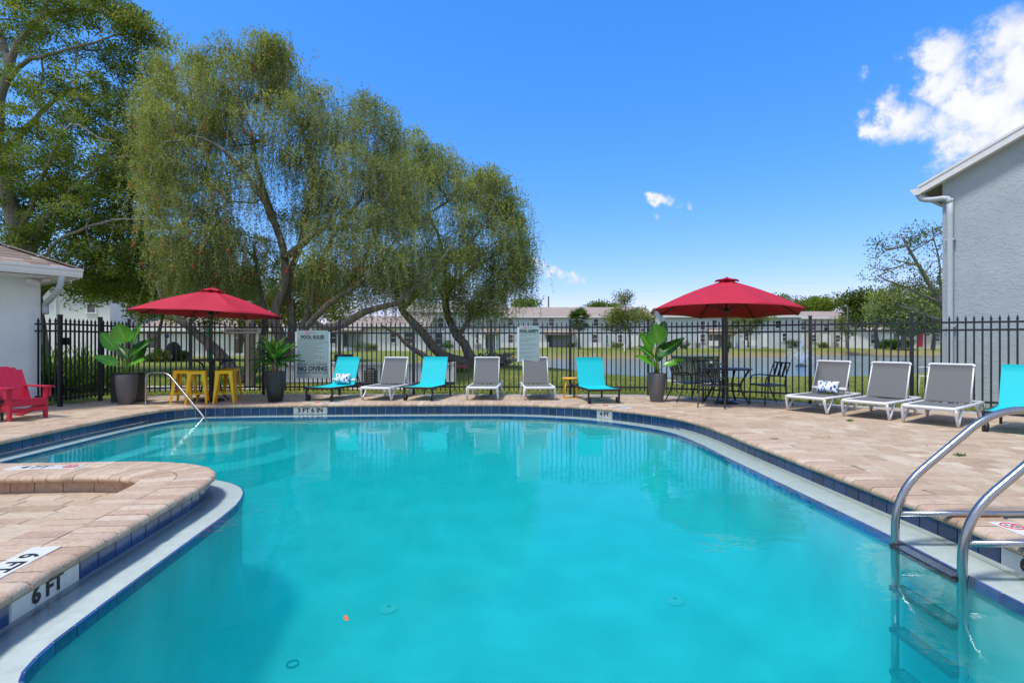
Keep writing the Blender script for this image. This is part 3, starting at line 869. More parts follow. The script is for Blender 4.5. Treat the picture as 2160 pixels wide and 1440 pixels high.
lay(terrace, lambda xs, ys: bool(in_poly(np.array([xs.mean()]), np.array([ys.mean()]), tp)[0]) or bool((dist_poly(xs, ys, tp) < .1).any() and in_poly(xs, ys, tp).any()), (-9, -2.4, -1.5, 5.4), -.150, 3, 8, (.15, .23, .30), (.30, .38, .46))

# depth markers let into the deck beside the pool
def deck_mark(s_c, body, name_label, off=.20, order=1, L_=.62, z=.0095):
    p, t, nn = pt(s_c); c = p + nn * off
    m = frame((t[0], t[1], 0), (-nn[0], -nn[1], 0), (0, 0, 1), (c[0], c[1], z))
    root = thing('depth_marker', name_label, 'depth marker'); root.matrix_world = m
    MB().cbox((0, 0, 0), (L_, .15, .006), .001).build('plate', 'white_tile', root)
    text('lettering', body, .135, 'letter_black', root, Matrix.Translation((-.085 * order, 0, .0032)), bold=.003)
    mb = MB(); cx = .225 * order
    ring = [(cx + .056 * math.cos(a), .056 * math.sin(a), .0045) for a in np.linspace(0, 2 * math.pi, 29)]
    mb.tube(ring, .004, 4, cap=False)
    mb.bar((cx - .038, .038, .0045), (cx + .038, -.038, .0045),   .007, .004)
    mb.build('no_diving_symbol', 'symbol_red', root)
    mb = MB(); mb.bar((cx - .028, -.018, .0036), (cx + .012, .010, .0036), .012, .002); mb.lathe([(.009, 0), (.009, .002), (.001, .002)], (cx + .022, .017, .0033), 10)
    mb.bar((cx - .03, -.034, .0036), (cx + .03, -.034, .0036), .007, .002)
    mb.build('diver_figure', 'letter_black', root)
    return root
deck_mark(near_s(-2.45, 2.70), '6 FT', 'white 6 FT no diving tile on the brick coping above the ledge')
deck_mark(near_s(-4.38, 5.1), '4 FT', 'white 4 FT no diving tile on top of the raised curb')
deck_mark(near_s(2.97, 3.08), '6 FT', 'white no diving tile on the coping beside the steel ladder')
deck_mark(near_s(1.75, 9.34), '4 FT', 'white 4 FT tile on the coping before the single turquoise lounger')
deck_mark(near_s(-3.55, 9.98), '3 FT 6 IN', 'white 3 FT 6 IN tile on the far coping', L_=.8)

# ================================================================== GROUND AND POND
POND = [(.9, 46), (1.3, 38), (2.6, 29), (3.6, 23.5), (4.8, 20.6), (7.5, 19.6), (11, 20.2), (15, 21.6), (20, 23.4), (27, 24.5), (45, 26), (70, 40), (75, 62), (60, 71), (46, 69), (32, 62), (20, 56), (9, 53), (3, 51)]
POND = [tuple(p) for p in smooth_path(POND, 1.5, closed=True)]
PONDZ = -.5
def ground_z(x, y):
    x = np.asarray(x, float); y = np.asarray(y, float)
    d = dist_poly(x, y, POND); ins = in_poly(x, y, POND); d = np.where(ins, -d, d)
    base = np.interp(y, [0, 12, 16, 22, 50, 60, 85, 130, 400], [-.06, -.06, -.05, .06, .15, .12, .33, .4, .4])
    base = base + .22 * np.exp(-((x + 1.2) ** 2 / 9 + (y - 20) ** 2 / 12)) + .03 * np.sin(x * .7 + y * .4) * (y > 13)
    far = np.where(y > 40, 3.2, 2.2)
    k = np.clip((d + .4) / far, 0, 1); k = k * k * (3 - 2 * k)
    lowb = PONDZ - .35 + .1 * np.clip(d, -2, 0)
    return lowb + (base - lowb) * k, d
xs = np.concatenate([np.linspace(-900, -70, 14), np.arange(-60, 90, .8), np.linspace(100, 900, 14)])
ys = np.concatenate([np.linspace(-300, -10, 6), np.arange(-6, 10, 2.), np.arange(10, 36, .5), np.arange(36, 100, 1.0), np.linspace(105, 1500, 22)])
GX, GY = np.meshgrid(xs, ys); GZ, GD = ground_z(GX, GY)
nx, ny = len(xs), len(ys)
idx = np.arange(nx * ny).reshape(ny, nx)
q = np.stack([idx[:-1, :-1], idx[:-1, 1:], idx[1:, 1:], idx[1:, :-1]], -1).reshape(-1, 4)
cx = (GX[:-1, :-1] + GX[1:, 1:]).ravel() / 2; cy = (GY[:-1, :-1] + GY[1:, 1:]).ravel() / 2
inside = in_poly(cx, cy, [(-12, -3.5), (12, -3.5), (12, 6.3), (8.4, 8.3), (5.8, 9.8), (3, 11.4), (-8.2, 11.4), (-8.4, 9.6), (-12, 9.0)])
q = q[~inside]
me = bpy.data.meshes.new('ground')
me.from_pydata(np.stack([GX.ravel(), GY.ravel(), GZ.ravel()], 1).tolist(), [], q.tolist())
at_ = me.attributes.new('tone', 'FLOAT', 'POINT')
rim = np.clip(1 - np.abs(GD - 1.0) / 1.5, 0, 1) * (GY > 30) * .8
at_.data.foreach_set('value', rim.ravel().astype(np.float32))
me.materials.append(MATS['lawn']); me.polygons.foreach_set('use_smooth', [True] * len(me.polygons))
tag(link('ground', me), 'lawn with worn yellow patches sloping down to the pond', None, None, 'structure')
mb = MB(); pv = [(x, y) for x, y in POND]; ctr = np.mean(POND, 0)
mb.prism([tuple(ctr + (np.array(p) - ctr) * 1.06) for p in pv], PONDZ - .02, PONDZ)
tag(mb.build('pond', 'pond_water'), 'wide pond behind the fence reflecting the sky', None, None, 'structure')
mb = MB(); mb.prism([(-22, 13.6), (-2.6, 13.6), (-2.6, 14.6), (-22, 14.6)], -.2, -.035)
tag(mb.build('footpath', 'concrete'), 'pale concrete path on the lawn behind the fence', None, None, 'structure')

# grass blades on the strip nearest the fence
def leaf_quads(base, d, length, width, side=None, bend=0.0):
    """N leaves as 4-vertex kites; arrays of base, unit direction, length, width"""
    n = len(base)
    if side is None:
        rnd = np.random.default_rng(n).normal(size=(n, 3)); side = np.cross(d, rnd)
    side /= np.linalg.norm(side, axis=1)[:, None] + 1e-9
    l, w = length[:, None], width[:, None]
    v = np.empty((n, 4, 3))
    v[:, 0] = base; v[:, 1] = base + d * l * .42 + side * w / 2; v[:, 2] = base + d * l; v[:, 3] = base + d * l * .42 - side * w / 2
    if bend: v[:, 2, 2] -= length * bend
    return v.reshape(-1, 3)
def facing(d, b, centre, r_, jit=.55, up=.7):
    """side vectors that turn the blades roughly outwards and up, as sun leaves do"""
    n = b - np.asarray(centre); n /= np.linalg.norm(n, axis=-1)[..., None] + 1e-9
    n = n + np.array((0, 0, up)) + r_.normal(0, jit, n.shape)
    return np.cross(d, n)
def quad_mesh(name, V, tone, mat):
    n4 = len(V) // 4
    me = bpy.data.meshes.new(name)
    me.vertices.add(len(V)); me.vertices.foreach_set('co', V.astype(np.float32).ravel())
    me.loops.add(n4 * 4); me.loops.foreach_set('vertex_index', np.arange(n4 * 4, dtype=np.int32))
    me.polygons.add(n4); me.polygons.foreach_set('loop_start', np.arange(0, n4 * 4, 4, dtype=np.int32))
    a = me.attributes.new('tone', 'FLOAT', 'POINT'); a.data.foreach_set('value', np.repeat(tone, 4).astype(np.float32))
    me.materials.append(MATS[mat]); me.update(calc_edges=True)
    return me
rg = np.random.default_rng(4)
N_ = 90000
gy = 11.6 + 10 * rg.random(N_) ** 1.7; gx = (rg.random(N_) * 2 - 1) * gy * 1.0
fx = [p[0] for p in FENCE[2:]]; fy = [p[1] + .32 for p in FENCE[2:]]
gy2 = np.where(gx > 2.5, gy - 11.6 + np.interp(gx, fx, fy), gy + .5)
gz, gd = ground_z(gx, gy2)
keep = (gd > .4) & (gy2 > np.interp(gx, fx, fy) - .03) & ~((gy2 > 13.5) & (gy2 < 14.7) & (gx < -2.5))
gx, gy2, gz = gx[keep], gy2[keep], gz[keep]; n_ = len(gx)
d = np.stack([rg.normal(0, .6, n_), rg.normal(0, .6, n_), np.ones(n_)], 1); d /= np.linalg.norm(d, axis=1)[:, None]
tn = np.clip(.4 + .35 * np.sin(gx * 1.3) * np.sin(gy2 * 1.1) + rg.normal(0, .22, n_), 0, 1)
V = leaf_quads(np.stack([gx, gy2, gz - .01], 1), d, .03 + .035 * rg.random(n_), .008 + .01 * rg.random(n_))
tag(link('grass', quad_mesh('grass', V, tn, 'grass_blade')), 'short mown grass blades behind the fence', None, None, 'stuff')

# ================================================================== FENCE
def picket_mesh():
    mb = MB(); mb.box((0, 0, .83), (.023, .023, 1.48))
    mb.add([(-.017, -.017, 1.57), (.017, -.017, 1.57), (.017, .017, 1.57), (-.017, .017, 1.57), (0, 0, 1.645), (-.008, -.008, 1.555), (.008, -.008, 1.555), (.008, .008, 1.555), (-.008, .008, 1.555)],
           [(0, 1, 4), (1, 2, 4), (2, 3, 4), (3, 0, 4), (5, 6, 1, 0), (6, 7, 2, 1), (7, 8, 3, 2), (8, 5, 0, 3), (8, 7, 6, 5)])
    return mb
def fence_run(root, pts, posts, mat, gap=.105, rails=(.18, 1.39, 1.52), post=.058, ph=1.68):
    pk = picket_mesh().mesh('picket', mat); pmx = MB().box((0, 0, ph / 2), (post, post, ph)).box((0, 0, ph + .006), (post + .008, post + .008, .014)).mesh('post', mat)
    base = root.location
    for i, p in enumerate(pts):
        d = Vector(pts[min(i + 1, len(pts) - 1)]) - Vector(pts[max(i - 1, 0)])
        if posts[i]: link('post', pmx, root, Vector((*p, 0)) - base, math.atan2(d.y, d.x))
    for a, b in zip(pts[:-1], pts[1:]):
        a, b = Vector((*a, 0)) - base, Vector((*b, 0)) - base; d = b - a; L_ = d.length; ang = math.atan2(d.y, d.x)
        for z in rails:
            me = MB().box((L_ / 2, 0, 0), (L_ - post, .032, .034)).mesh('rail', mat)
            link('rail', me, root, a + Vector((0, 0, z)), ang)
        n = max(1, round((L_ - post) / gap))
        for k in range(n):
            t = (k + .5) / n * (L_ - post) / L_ + post / 2 / L_
            link('picket', pk, root, a + d * t, ang)
f1 = thing('fence', 'long black metal picket fence with spear tips behind the loungers', 'fence', (*FENCE[1], 0))
fence_run(f1, FENCE[1:], [1] * 14, 'fence_black')
f2 = thing('fence', 'short black picket fence between the clubhouse wall and the gate', 'fence', (*FENCE[0], 0))
fence_run(f2, [(-8.82, 9.62), FENCE[0]], [0, 1], 'gate_black')
g = thing('gate', 'black metal picket gate with latch box standing between two posts', 'gate', (*FENCE[0], 0))
gb = thing
ga, gbp = Vector((*FENCE[0], 0)), Vector((*FENCE[1], 0)); gd_ = (gbp - ga).normalized()
fence_run(g, [tuple((ga + gd_ * .05)[:2]), tuple((gbp - gd_ * .05)[:2])], [0, 0], 'gate_black', rails=(.14, .30, 1.39, 1.52))
MB().box((0, .12, 1.2), (.10, .10, .14)).build('latch', 'gate_black', g)
MB().box((.0, .02, 1.0), (.022, .045, 1.2)).build('latch_stile', 'gate_black', g)

# ================================================================== CLUBHOUSE (left)
dv = Vector((.548, .836, 0)); nv = Vector((.836, -.548, 0))             # along the wall, out of the wall
WC = Vector((-8.86, 9.8, 0)); ET = Vector((-7.98, 9.63, 0))
club = thing('clubhouse', 'pale blue stucco clubhouse with brown hipped shingle roof and white gutter', 'clubhouse', WC)
def rel(v, base): return Vector(v) - base
rotc = Matrix((nv, dv, Vector((0, 0, 1)))).transposed()                  # local: x out of wall, y along wall
def C(x, y, z): return rotc @ Vector((x, y, 0)) + Vector((0, 0, z))      # relative to the wall corner
mb = MB(); mb.add([C(0, 0, -.1), C(0, -7, -.1), C(-6, -7, -.1), C(-6, 0, -.1), C(0, 0, 2.5), C(0, -7, 2.5), C(-6, -7, 2.5), C(-6, 0, 2.5)],
                  [(0, 1, 5, 4)[::-1], (1, 2, 6, 5)[::-1], (2, 3, 7, 6)[::-1], (3, 0, 4, 7)[::-1]])
mb.build('wall', 'stucco_left', club)
ov, oe, ez, pitch = .83, .34, 2.52, .47
mb = MB()                                                               # soffit
mb.add([C(ov - .02, oe - .02, ez - .16), C(ov - .02, -8, ez - .16), C(-6.5, -8, ez - .16), C(-6.5, oe - .02, ez - .16)], [(0, 1, 2, 3)])
mb.build('soffit', 'trim_white', club)
# roof: hipped end, shingle courses stepped
roof = MB(); half = 3.4; e0 = C(ov, oe, ez)
hipin = C(ov - half, oe - half, ez + half * pitch)
roof.add([C(ov, oe, ez), C(ov, -9, ez), C(ov - half, -9, ez + half * pitch), hipin], [(0, 3, 2, 1)])
roof.add([C(ov, oe, ez), hipin, C(ov - 2 * half, oe, ez)], [(0, 2, 1)], .5)
rf = roof.build('roof', 'shingle', club)
rs_ = random.Random(2); ncourse = 18
for c_ in range(ncourse):                                               # shingles, one row above another
    u0 = c_ * .145; yend = oe - u0
    y = yend; mbr = MB()
    while y > -3.2:
        w = rs_.uniform(.25, .42)
        y0, y1 = y, y - w + .006
        def R_(u, yy, lift): return C(ov - u, yy, ez + u * pitch + lift)
        mbr.t = rs_.random()
        mbr.add([R_(u0 - .012, y0, .012), R_(u0 - .012, y1, .012), R_(u0 + .15, y1, .004), R_(u0 + .15, min(y0, oe - u0 - .15), .004), R_(u0 - .012, y0, .001), R_(u0 - .012, y1, .001)],
                [(0, 3, 2, 1), (4, 0, 1, 5)])
        y -= w
    mbr.build('shingle', 'shingle', rf)
mb = MB()
for k in range(16):
    u = k * .2; mb.t = rs_.random()
    a, b = C(ov - u, oe - u, ez + u * pitch + .03), C(ov - u - .22, oe - u - .22, ez + (u + .22) * pitch + .024)
    mb.bar(a, b, .16, .015)
mb.build('hip_cap', 'shingle', rf)
mb = MB()                                                               # K-style gutter
prof = [(-.02, -.15), (.06, -.15), (.085, -.10), (.09, -.05), (.12, -.03), (.12, 0.005), (.105, .005), (.10, -.02), (-.02, -.02)]
y0, y1 = oe + .02, -9
a = [C(ov + u, y0, ez + z) for u, z in prof]; b = [C(ov + u, y1, ez + z) for u, z in prof]; k = len(prof)
mb.add(a + b, [(i, k + i, k + (i + 1) % k, (i + 1) % k) for i in range(k)] + [tuple(range(k)), tuple(range(k, 2 * k))[::-1]])
mb.build('gutter', 'trim_white', club)
mb = MB(); mb.bar(C(ov - .02, oe - .012, ez - .09), C(-6.5, oe - .012, ez - .09), .03, .16); mb.build('fascia', 'trim_white', club)
mb = MB(); pth = smooth_path([C(ov + .02, .07, ez - .14), C(ov - .0, .07, ez - .22), C(ov - .12, .07, ez - .36), C(ov - .45, .07, ez - .50), C(.02, .07, ez - .62), C(.02, .07, ez - .8)], .04)
mb.tube(pth, .05, 10); mb.build('downspout', 'downspout_paint', club, smooth=True)
mb = MB(); mb.lathe([(.05, 0), (.062, .01), (.062, .16), (.02, .2), (.001, .2)], n=14); 
lamp = mb.build('floodlight', 'trim_white', club, smooth=True, sharp=40); lamp.location = C(.14, -.06, ez - .24); lamp.rotation_euler = (R(78), 0, R(-20))
MB().box((0, 0, 0), (.36, .05, .05), rotc).build('soffit_trim', 'trim_white', club).location = C(.32, -.02, ez - .2)

# ================================================================== APARTMENT BUILDING (right)
ang = R(55); u_ = Vector((math.cos(ang), -math.sin(ang), 0)); v_ = Vector((math.sin(ang), math.cos(ang), 0))
BC = Vector((8.6, 10.42, 0))
bld = thing('apartment_building', 'grey blue stucco gable end with white rake board beside the pool fence', 'building', BC)
def B(a, b, z): return u_ * a + v_ * b + Vector((0, 0, z))
sl = .46; ez = 4.24
mb = MB()
mb.add([B(0, 0, -.2), B(7, 0, -.2), B(7, 0, ez + 3.5 * sl * 0 + .2), B(3.5, 0, ez + 3.5 * sl + .2), B(0, 0, ez + .2), B(0, 8, -.2), B(0, 8, ez + .2), B(7, 8, -.2), B(7, 8, ez + .2)],
       [(0, 1, 2, 3, 4), (5, 0, 4, 6), (1, 7, 8, 2)])
mb.build('wall', 'stucco_right', bld)
mb = MB(); ovh, eo = .20, .33
def RP(a, b, dz): return B(a, b, ez + .13 + a * sl + dz)
top = [RP(-eo, -ovh, .12), RP(3.5, -ovh, .12), RP(3.5, 8.2, .12), RP(-eo, 8.2, .12)]
bot = [RP(-eo, -ovh, .0), RP(3.5, -ovh, .0), RP(3.5, 8.2, .0), RP(-eo, 8.2, .0)]
mb.add(top + bot, [(0, 1, 2, 3), (7, 6, 5, 4), (0, 4, 5, 1), (3, 7, 4, 0), (2, 6, 7, 3)])
def RQ(a, b, dz): return B(7 - a, b, ez + .13 + a * sl + dz)
top = [RQ(-eo, -ovh, .12), RQ(3.5, -ovh, .12), RQ(3.5, 8.2, .12), RQ(-eo, 8.2, .12)]
mb.add(top, [(3, 2, 1, 0)])
rr = mb.build('roof', 'shingle', bld)
mb = MB(); mb.add([RP(-eo, -ovh + .01, -.01), RP(3.5, -ovh + .01, -.01), RP(3.5, .01, -.01), RP(-eo, .01, -.01)], [(3, 2, 1, 0)]); mb.build('soffit', 'trim_white', bld)
mb = MB()
for z0, z1, o_ in ((-.045, .09, -.02), (.09, .135, -.035)):
    q_ = [RP(-eo - .01, -ovh + o_, z0), RP(3.5, -ovh + o_, z0), RP(3.5, -ovh + o_, z1), RP(-eo - .01, -ovh + o_, z1), RP(-eo - .01, -ovh + .012, z0), RP(3.5, -ovh + .012, z0), RP(3.5, -ovh + .012, z1), RP(-eo - .01, -ovh + .012, z1)]
    mb.add(q_, [(0, 1, 2, 3), (7, 6, 5, 4), (4, 5, 1, 0), (3, 2, 6, 7), (4, 0, 3, 7)])
mb.build('rake_board', 'trim_white', bld)
prof = [(.02, -.10), (-.07, -.10), (-.095, -.05), (-.13, .0), (-.13, .03), (.02, .03)]
zz = ez + .13 - eo * sl + .05
a = [B(-eo + u, -ovh - .03, zz + z) for u, z in prof]; b = [B(-eo + u, 8.2, zz + z) for u, z in prof]; k = len(prof)
mb = MB(); mb.add(a + b, [(i, (i + 1) % k, k + (i + 1) % k, k + i) for i in range(k)] + [tuple(range(k))[::-1], tuple(range(k, 2 * k))]); mb.build('gutter', 'trim_white', bld)
mb = MB(); pth = smooth_path([B(-eo - .02, -.12, zz - .08), B(-eo + .02, -.12, zz - .17), B(-eo + .16, -.11, zz - .22), B(-.05, -.08, zz - .225), B(.10, -.07, zz - .25), B(.135, -.06, zz - .36), B(.135, -.06, zz - .6), B(.135, -.06, .05)], .06)
mb.tube(pth, .055, 10); mb.build('downspout', 'downspout_paint', bld, smooth=True)
mb = MB()
for z in (3.2, 1.5): mb.box(B(.135, -.045, z), (.16, .09, .03), Matrix.Rotation(-ang, 3, 'Z'))
mb.build('downspout_strap', 'downspout_paint', bld)
# ================================================================== STEEL RAILS
def arc_path(pts, r, n=6):
    """polyline with rounded corners"""
    P = [Vector(p) for p in pts]; out = [P[0]]
    for i in range(1, len(P) - 1):
        a, b, c = P[i - 1], P[i], P[i + 1]
        d1, d2 = (a - b), (c - b); k = min(r, d1.length * .48, d2.length * .48)
        p, q = b + d1.normalized() * k, b + d2.normalized() * k
        for j in range(n + 1):
            t = j / n; out.append(p * (1 - t) ** 2 + b * 2 * t * (1 - t) + q * t * t)
    out.append(P[-1]); return out
lad = thing('pool_ladder', 'stainless steel pool ladder with two bent handrails and submerged treads', 'ladder', (2.58, 3.25, -1.3))
LZ = 1.3
for dy in (-.262, .262):
    MB().tube([Vector((x, dy, z + LZ)) for x, _, z in arc_path([(0, 0, -1.26), (0, 0, .17), (.66, 0, .725), (1.08, 0, .725), (1.24, 0, .45), (1.24, 0, -.02)], .24, 8)], .0245, 14).build('handrail', 'steel', lad, smooth=True)
    MB().tube([(.0, dy, .028 + LZ), (1.24, dy, .028 + LZ)], .019, 12).build('side_bar', 'steel', lad, smooth=True)
    MB().lathe([(.05, 0), (.05, .012), (.03, .022), (.026, .022)], (1.24, dy, .0 + LZ + .006), 18).build('anchor_flange', 'steel', lad, smooth=True, sharp=40)
for z in (-.182, -.46, -.74, -1.02):
    tr = MB().cbox((0, 0, z + LZ), (.10, .47, .022), .004).build('tread', 'steel', lad)
    mb = MB(); mb.cbox((0, -.242, z + LZ), (.105, .016, .034), .003); mb.cbox((0, .242, z + LZ), (.105, .016, .034), .003)
    for x in (-.046, .046): mb.cbox((x, 0, z + LZ), (.012, .468, .030), .003)
    mb.build('tread_edge', 'black_metal', tr)
hr = thing('handrail', 'bent steel handrail running from the deck into the shallow steps', 'handrail', (-6.95, 9.9, 0))
MB().tube(arc_path([(0, 0, -.02), (0, 0, .605), (.48, -.10, .605), (1.42, -.47, -.22), (1.62, -.55, -.55)], .13, 8), .021, 12).build('rail', 'steel', hr, smooth=True)
MB().lathe([(.05, 0), (.05, .012), (.03, .02), (.022, .02)], (0, 0, 0), 18).build('anchor_flange', 'steel', hr, smooth=True, sharp=40)

# ================================================================== LOUNGERS
def sheet(pts_l, pts_r, th, nx=6, sag=0.0):
    """cloth between two side polylines, with thickness and a slight sag"""
    mb = MB(); m = len(pts_l)
    top, bot = [], []
    for a, b in zip(pts_l, pts_r):
        a, b = Vector(a), Vector(b)
        for k in range(nx + 1):
            t = k / nx; p = a.lerp(b, t); p.z -= sag * math.sin(math.pi * t); top.append(p); bot.append(p - Vector((0, 0, th)))
    w = nx + 1; fs = []
    N0 = len(top)
    for i in range(m - 1):
        for k in range(nx):
            q = (i * w + k, i * w + k + 1, (i + 1) * w + k + 1, (i + 1) * w + k); fs += [q, tuple(N0 + j for j in q[::-1])]
    bd = [i * w for i in range(m)] + [(m - 1) * w + k for k in range(1, w)] + [i * w + nx for i in range(m - 2, -1, -1)] + [k for k in range(nx - 1, 0, -1)]
    for i in range(len(bd)):
        j = (i + 1) % len(bd); fs.append((bd[j], bd[i], N0 + bd[i], N0 + bd[j]))
    return mb.add(top + bot, fs)
def make_grey(loc, rot, label, group):
    root = thing('sun_lounger', label, 'sun lounger', loc, rot, group)
    mb = MB()
    for s in (-1, 1):
        mb.tube(arc_path([(s * .30, .01, .262), (s * .305, .5, .258), (s * .305, 1.0, .262), (s * .305, 1.36, .262)], .1, 4), [.024] * 12 if 0 else .023, 8)
    mb.tube(arc_path([(-.30, .015, .258), (-.29, -.012, .255), (.29, -.012, .255), (.30, .015, .258)], .04, 4), .027, 8)
    mb.tube([(-.3, 1.36, .262), (.3, 1.36, .262)], .023, 8)
    mb.build('frame', 'white_resin', root, smooth=True)
    for s in (-1, 1):
        f = MB(); f.tube(arc_path([(s * .30, .0, .255), (s * .312, .02, .15), (s * .318, .07, .012)], .1, 5), [.025, .024, .023, .022, .021, .020, .019, .019], 8)
        f.tube(arc_path([(s * .318, .07, .015), (s * .312, .18, .13), (s * .302, .31, .25)], .1, 4), .018, 8)
        f.build('leg', 'white_resin', root, smooth=True)
        f = MB(); f.tube(arc_path([(s * .302, .84, .255), (s * .315, 1.02, .19), (s * .322, 1.13, .012)], .12, 5), .021, 8)
        f.tube(arc_path([(s * .322, 1.13, .015), (s * .31, 1.2, .15), (s * .302, 1.28, .25)], .1, 4), .018, 8)
        f.build('leg', 'white_resin', root, smooth=True)
    ys_ = np.linspace(.012, .84, 7)
    sheet([(-.282, y, .272) for y in ys_], [(.282, y, .272) for y in ys_], .012, 6, .012).build('seat_sling', 'grey_sling', root, smooth=True, sharp=40)
    ca, sa = math.cos(R(69)), math.sin(R(69)); bp = lambda x, t, off=0: (x, .83 + ca * t - sa * off, .272 + sa * t + ca * off)
    ts = np.linspace(.02, .60, 6)
    sheet([bp(-.268 + .012 * t, t) for t in ts], [bp(.268 - .012 * t, t) for t in ts], .012, 6, 0).build('back_sling', 'grey_sling', root, smooth=True, sharp=40)
    mb = MB()
    for s in (-1, 1): mb.tube([bp(s * .275, 0, -.008), bp(s * .268, .6, -.008)], .0125, 8)
    mb.tube(arc_path([bp(-.275, .575, -.004), bp(-.27, .612, -.004), bp(.27, .612, -.004), bp(.275, .575, -.004)], .03, 4), .019, 8)
    mb.build('back_frame', 'white_resin', root, smooth=True)
    MB().tube([bp(-.2, .35, -.02), (-.2, 1.2, .262)], .009, 6).tube([bp(.2, .35, -.02), (.2, 1.2, .262)], .009, 6).build('support_strut', 'white_resin', root, smooth=True)
    return root
def make_teal(loc, rot, label, group):
    root = thing('sun_lounger', label, 'sun lounger', loc, rot, group)
    mb = MB()
    for s in (-1, 1): mb.cbox((s * .305, .68, .262), (.03, 1.40, .042), .005)
    mb.cbox((0, -.005, .262), (.58, .03, .042), .005); mb.cbox((0, 1.365, .262), (.58, .03, .042), .005); mb.cbox((0, .82, .25), (.58, .025, .025), .004)
    mb.build('frame', 'black_metal', root)
    for s in (-1, 1):
        MB().cbox((s * .305, .03, .121), (.032, .034, .242), .004).build('leg', 'black_metal', root)
        MB().cbox((s * .305, 1.12, .121), (.032, .034, .242), .004).build('leg', 'black_metal', root)
        w = MB(); w.lathe([(.02, -.014), (.056, -.014), (.062, -.008), (.062, .008), (.056, .014), (.02, .014)], n=18)
        o = w.build('wheel', 'black_metal', root, smooth=True, sharp=40); o.location = (s * .272, .05, .063); o.rotation_euler = (0, R(90), 0)
    ys_ = np.linspace(.0, .82, 7)
    sheet([(-.288, y, .288 - .02 * math.sin(y / .82 * 3.1)) for y in ys_], [(.288, y, .288 - .02 * math.sin(y / .82 * 3.1)) for y in ys_], .008, 6, .01).build('seat_sling', 'turquoise_sling', root, smooth=True, sharp=40)
    ca, sa = math.cos(R(70)), math.sin(R(70)); bp = lambda x, t, off=0: (x, .82 + ca * t - sa * off, .285 + sa * t + ca * off)
    ts = np.linspace(.0, .62, 6)
    sheet([bp(-.283, t) for t in ts], [bp(.283, t) for t in ts], .022, 6, 0).build('back_sling', 'turquoise_sling', root, smooth=True, sharp=40)
    mb = MB()
    for s in (-1, 1): mb.bar(bp(s * .26, 0, -.035), bp(s * .26, .6, -.03), .022, .022)
    mb.bar(bp(-.26, .59, -.03), bp(.26, .59, -.03), .022, .022)
    for s in (-1, 1): mb.bar(bp(s * .2, .35, -.035), (s * .2, 1.18, .262), .014, .014)
    mb.build('back_frame', 'black_metal', root)
    return root
GL = 'sun loungers round the pool'
def footrot(deg): return R(deg)                 # 0: feet towards the pool (-y); positive turns the feet to +x
grey0 = make_grey((-.61, 10.62, 0), R(-3), 'grey sling lounger below the POOL RULES side of the fence', GL)
grey = [(-2.77, 10.55, -11, 'grey sling lounger standing between two turquoise loungers'),
        (-.61, 10.62, -3, 'grey sling lounger beside a turquoise one, facing straight at the pool'),
        (.57, 10.62, 3, 'grey sling lounger under the POOL SAFETY sign beside the small yellow table'),
        (4.91, 8.75, -55, 'grey sling lounger with a blue and white pillow on its seat'),
        (5.45, 8.08, -55, 'grey sling lounger without pillow, middle one of the angled row of three'),
        (5.92, 7.42, -54, 'grey sling lounger of the angled row, next to the turquoise lounger by the wall')]
for i, (x, y, a, lab) in enumerate(grey):
    if i == 0: grey0.location = (x, y, 0); grey0.rotation_euler[2] = R(a); grey0['label'] = lab
    else: copy_tree(grey0, (x, y, 0), R(a), lab, GL)
teal = [(-3.88, 10.45, -17, 'turquoise lounger with a blue and white pillow, beside the POOL RULES sign'),
        (-1.9, 10.52, -12, 'turquoise lounger between two grey loungers'),
        (1.78, 10.05, 8, 'turquoise lounger alone between the small yellow table and a potted plant'),
        (6.42, 6.66, -52, 'turquoise lounger in front of the grey building behind the steel ladder')]
teal0 = None
for x, y, a, lab in teal:
    if teal0 is None: teal0 = make_teal((x, y, 0), R(a), lab, GL)
    else: copy_tree(teal0, (x, y, 0), R(a), lab, GL)
# pillows lie on two of them
def pillow(loc, rot, tilt, label, w=.36, h=.215):
    mb = MB(); nx_, ny_ = 14, 10; top, bot = [], []
    for j in range(ny_ + 1):
        for i in range(nx_ + 1):
            u, v = i / nx_ * 2 - 1, j / ny_ * 2 - 1
            th = .055 * (max(0, 1 - u ** 4) * max(0, 1 - v ** 4)) ** .55 + .002
            pin = 1 - .07 * (1 - abs(u) ** 2) * abs(v) ** 3; pin2 = 1 - .06 * (1 - abs(v) ** 2) * abs(u) ** 3
            top.append((u * w / 2 * pin2, v * h / 2 * pin, th)); bot.append((u * w / 2 * pin2, v * h / 2 * pin, -th))
    W = nx_ + 1; N0 = len(top); fs = []
    for j in range(ny_):
        for i in range(nx_):
            q = (j * W + i, j * W + i + 1, (j + 1) * W + i + 1, (j + 1) * W + i); fs += [q, tuple(N0 + k for k in q[::-1])]
    bd = [i for i in range(W)] + [j * W + nx_ for j in range(1, ny_ + 1)] + [ny_ * W + i for i in range(nx_ - 1, -1, -1)] + [j * W for j in range(ny_ - 1, 0, -1)]
    for i in range(len(bd)):
        j = (i + 1) % len(bd); fs.append((bd[i], N0 + bd[i], N0 + bd[j], bd[j]))
    mb.add(top + bot, fs)
    root = thing('pillow', label, 'pillow', loc, rot); root.rotation_euler = (R(tilt), 0, rot)
    mb.build('cushion', 'pillow_print', root, smooth=True)
    sb = MB(); sb.cbox((0, -.005, -.052), (.56, .045, .006), .002); sb.cbox((-.283, -.005, -.075), (.006, .045, .05), .002); sb.cbox((.283, -.005, -.075), (.006, .045, .05), .002); sb.build('strap', 'white_tile', root)
    return root
def on_lounger(x, y, a, ly, z): return (x - math.sin(R(a)) * ly, y + math.cos(R(a)) * ly, z)
pillow(on_lounger(-3.88, 10.45, -17, .80, .41), R(-17), 69, 'blue and white leaf print pillow strapped to the turquoise lounger')
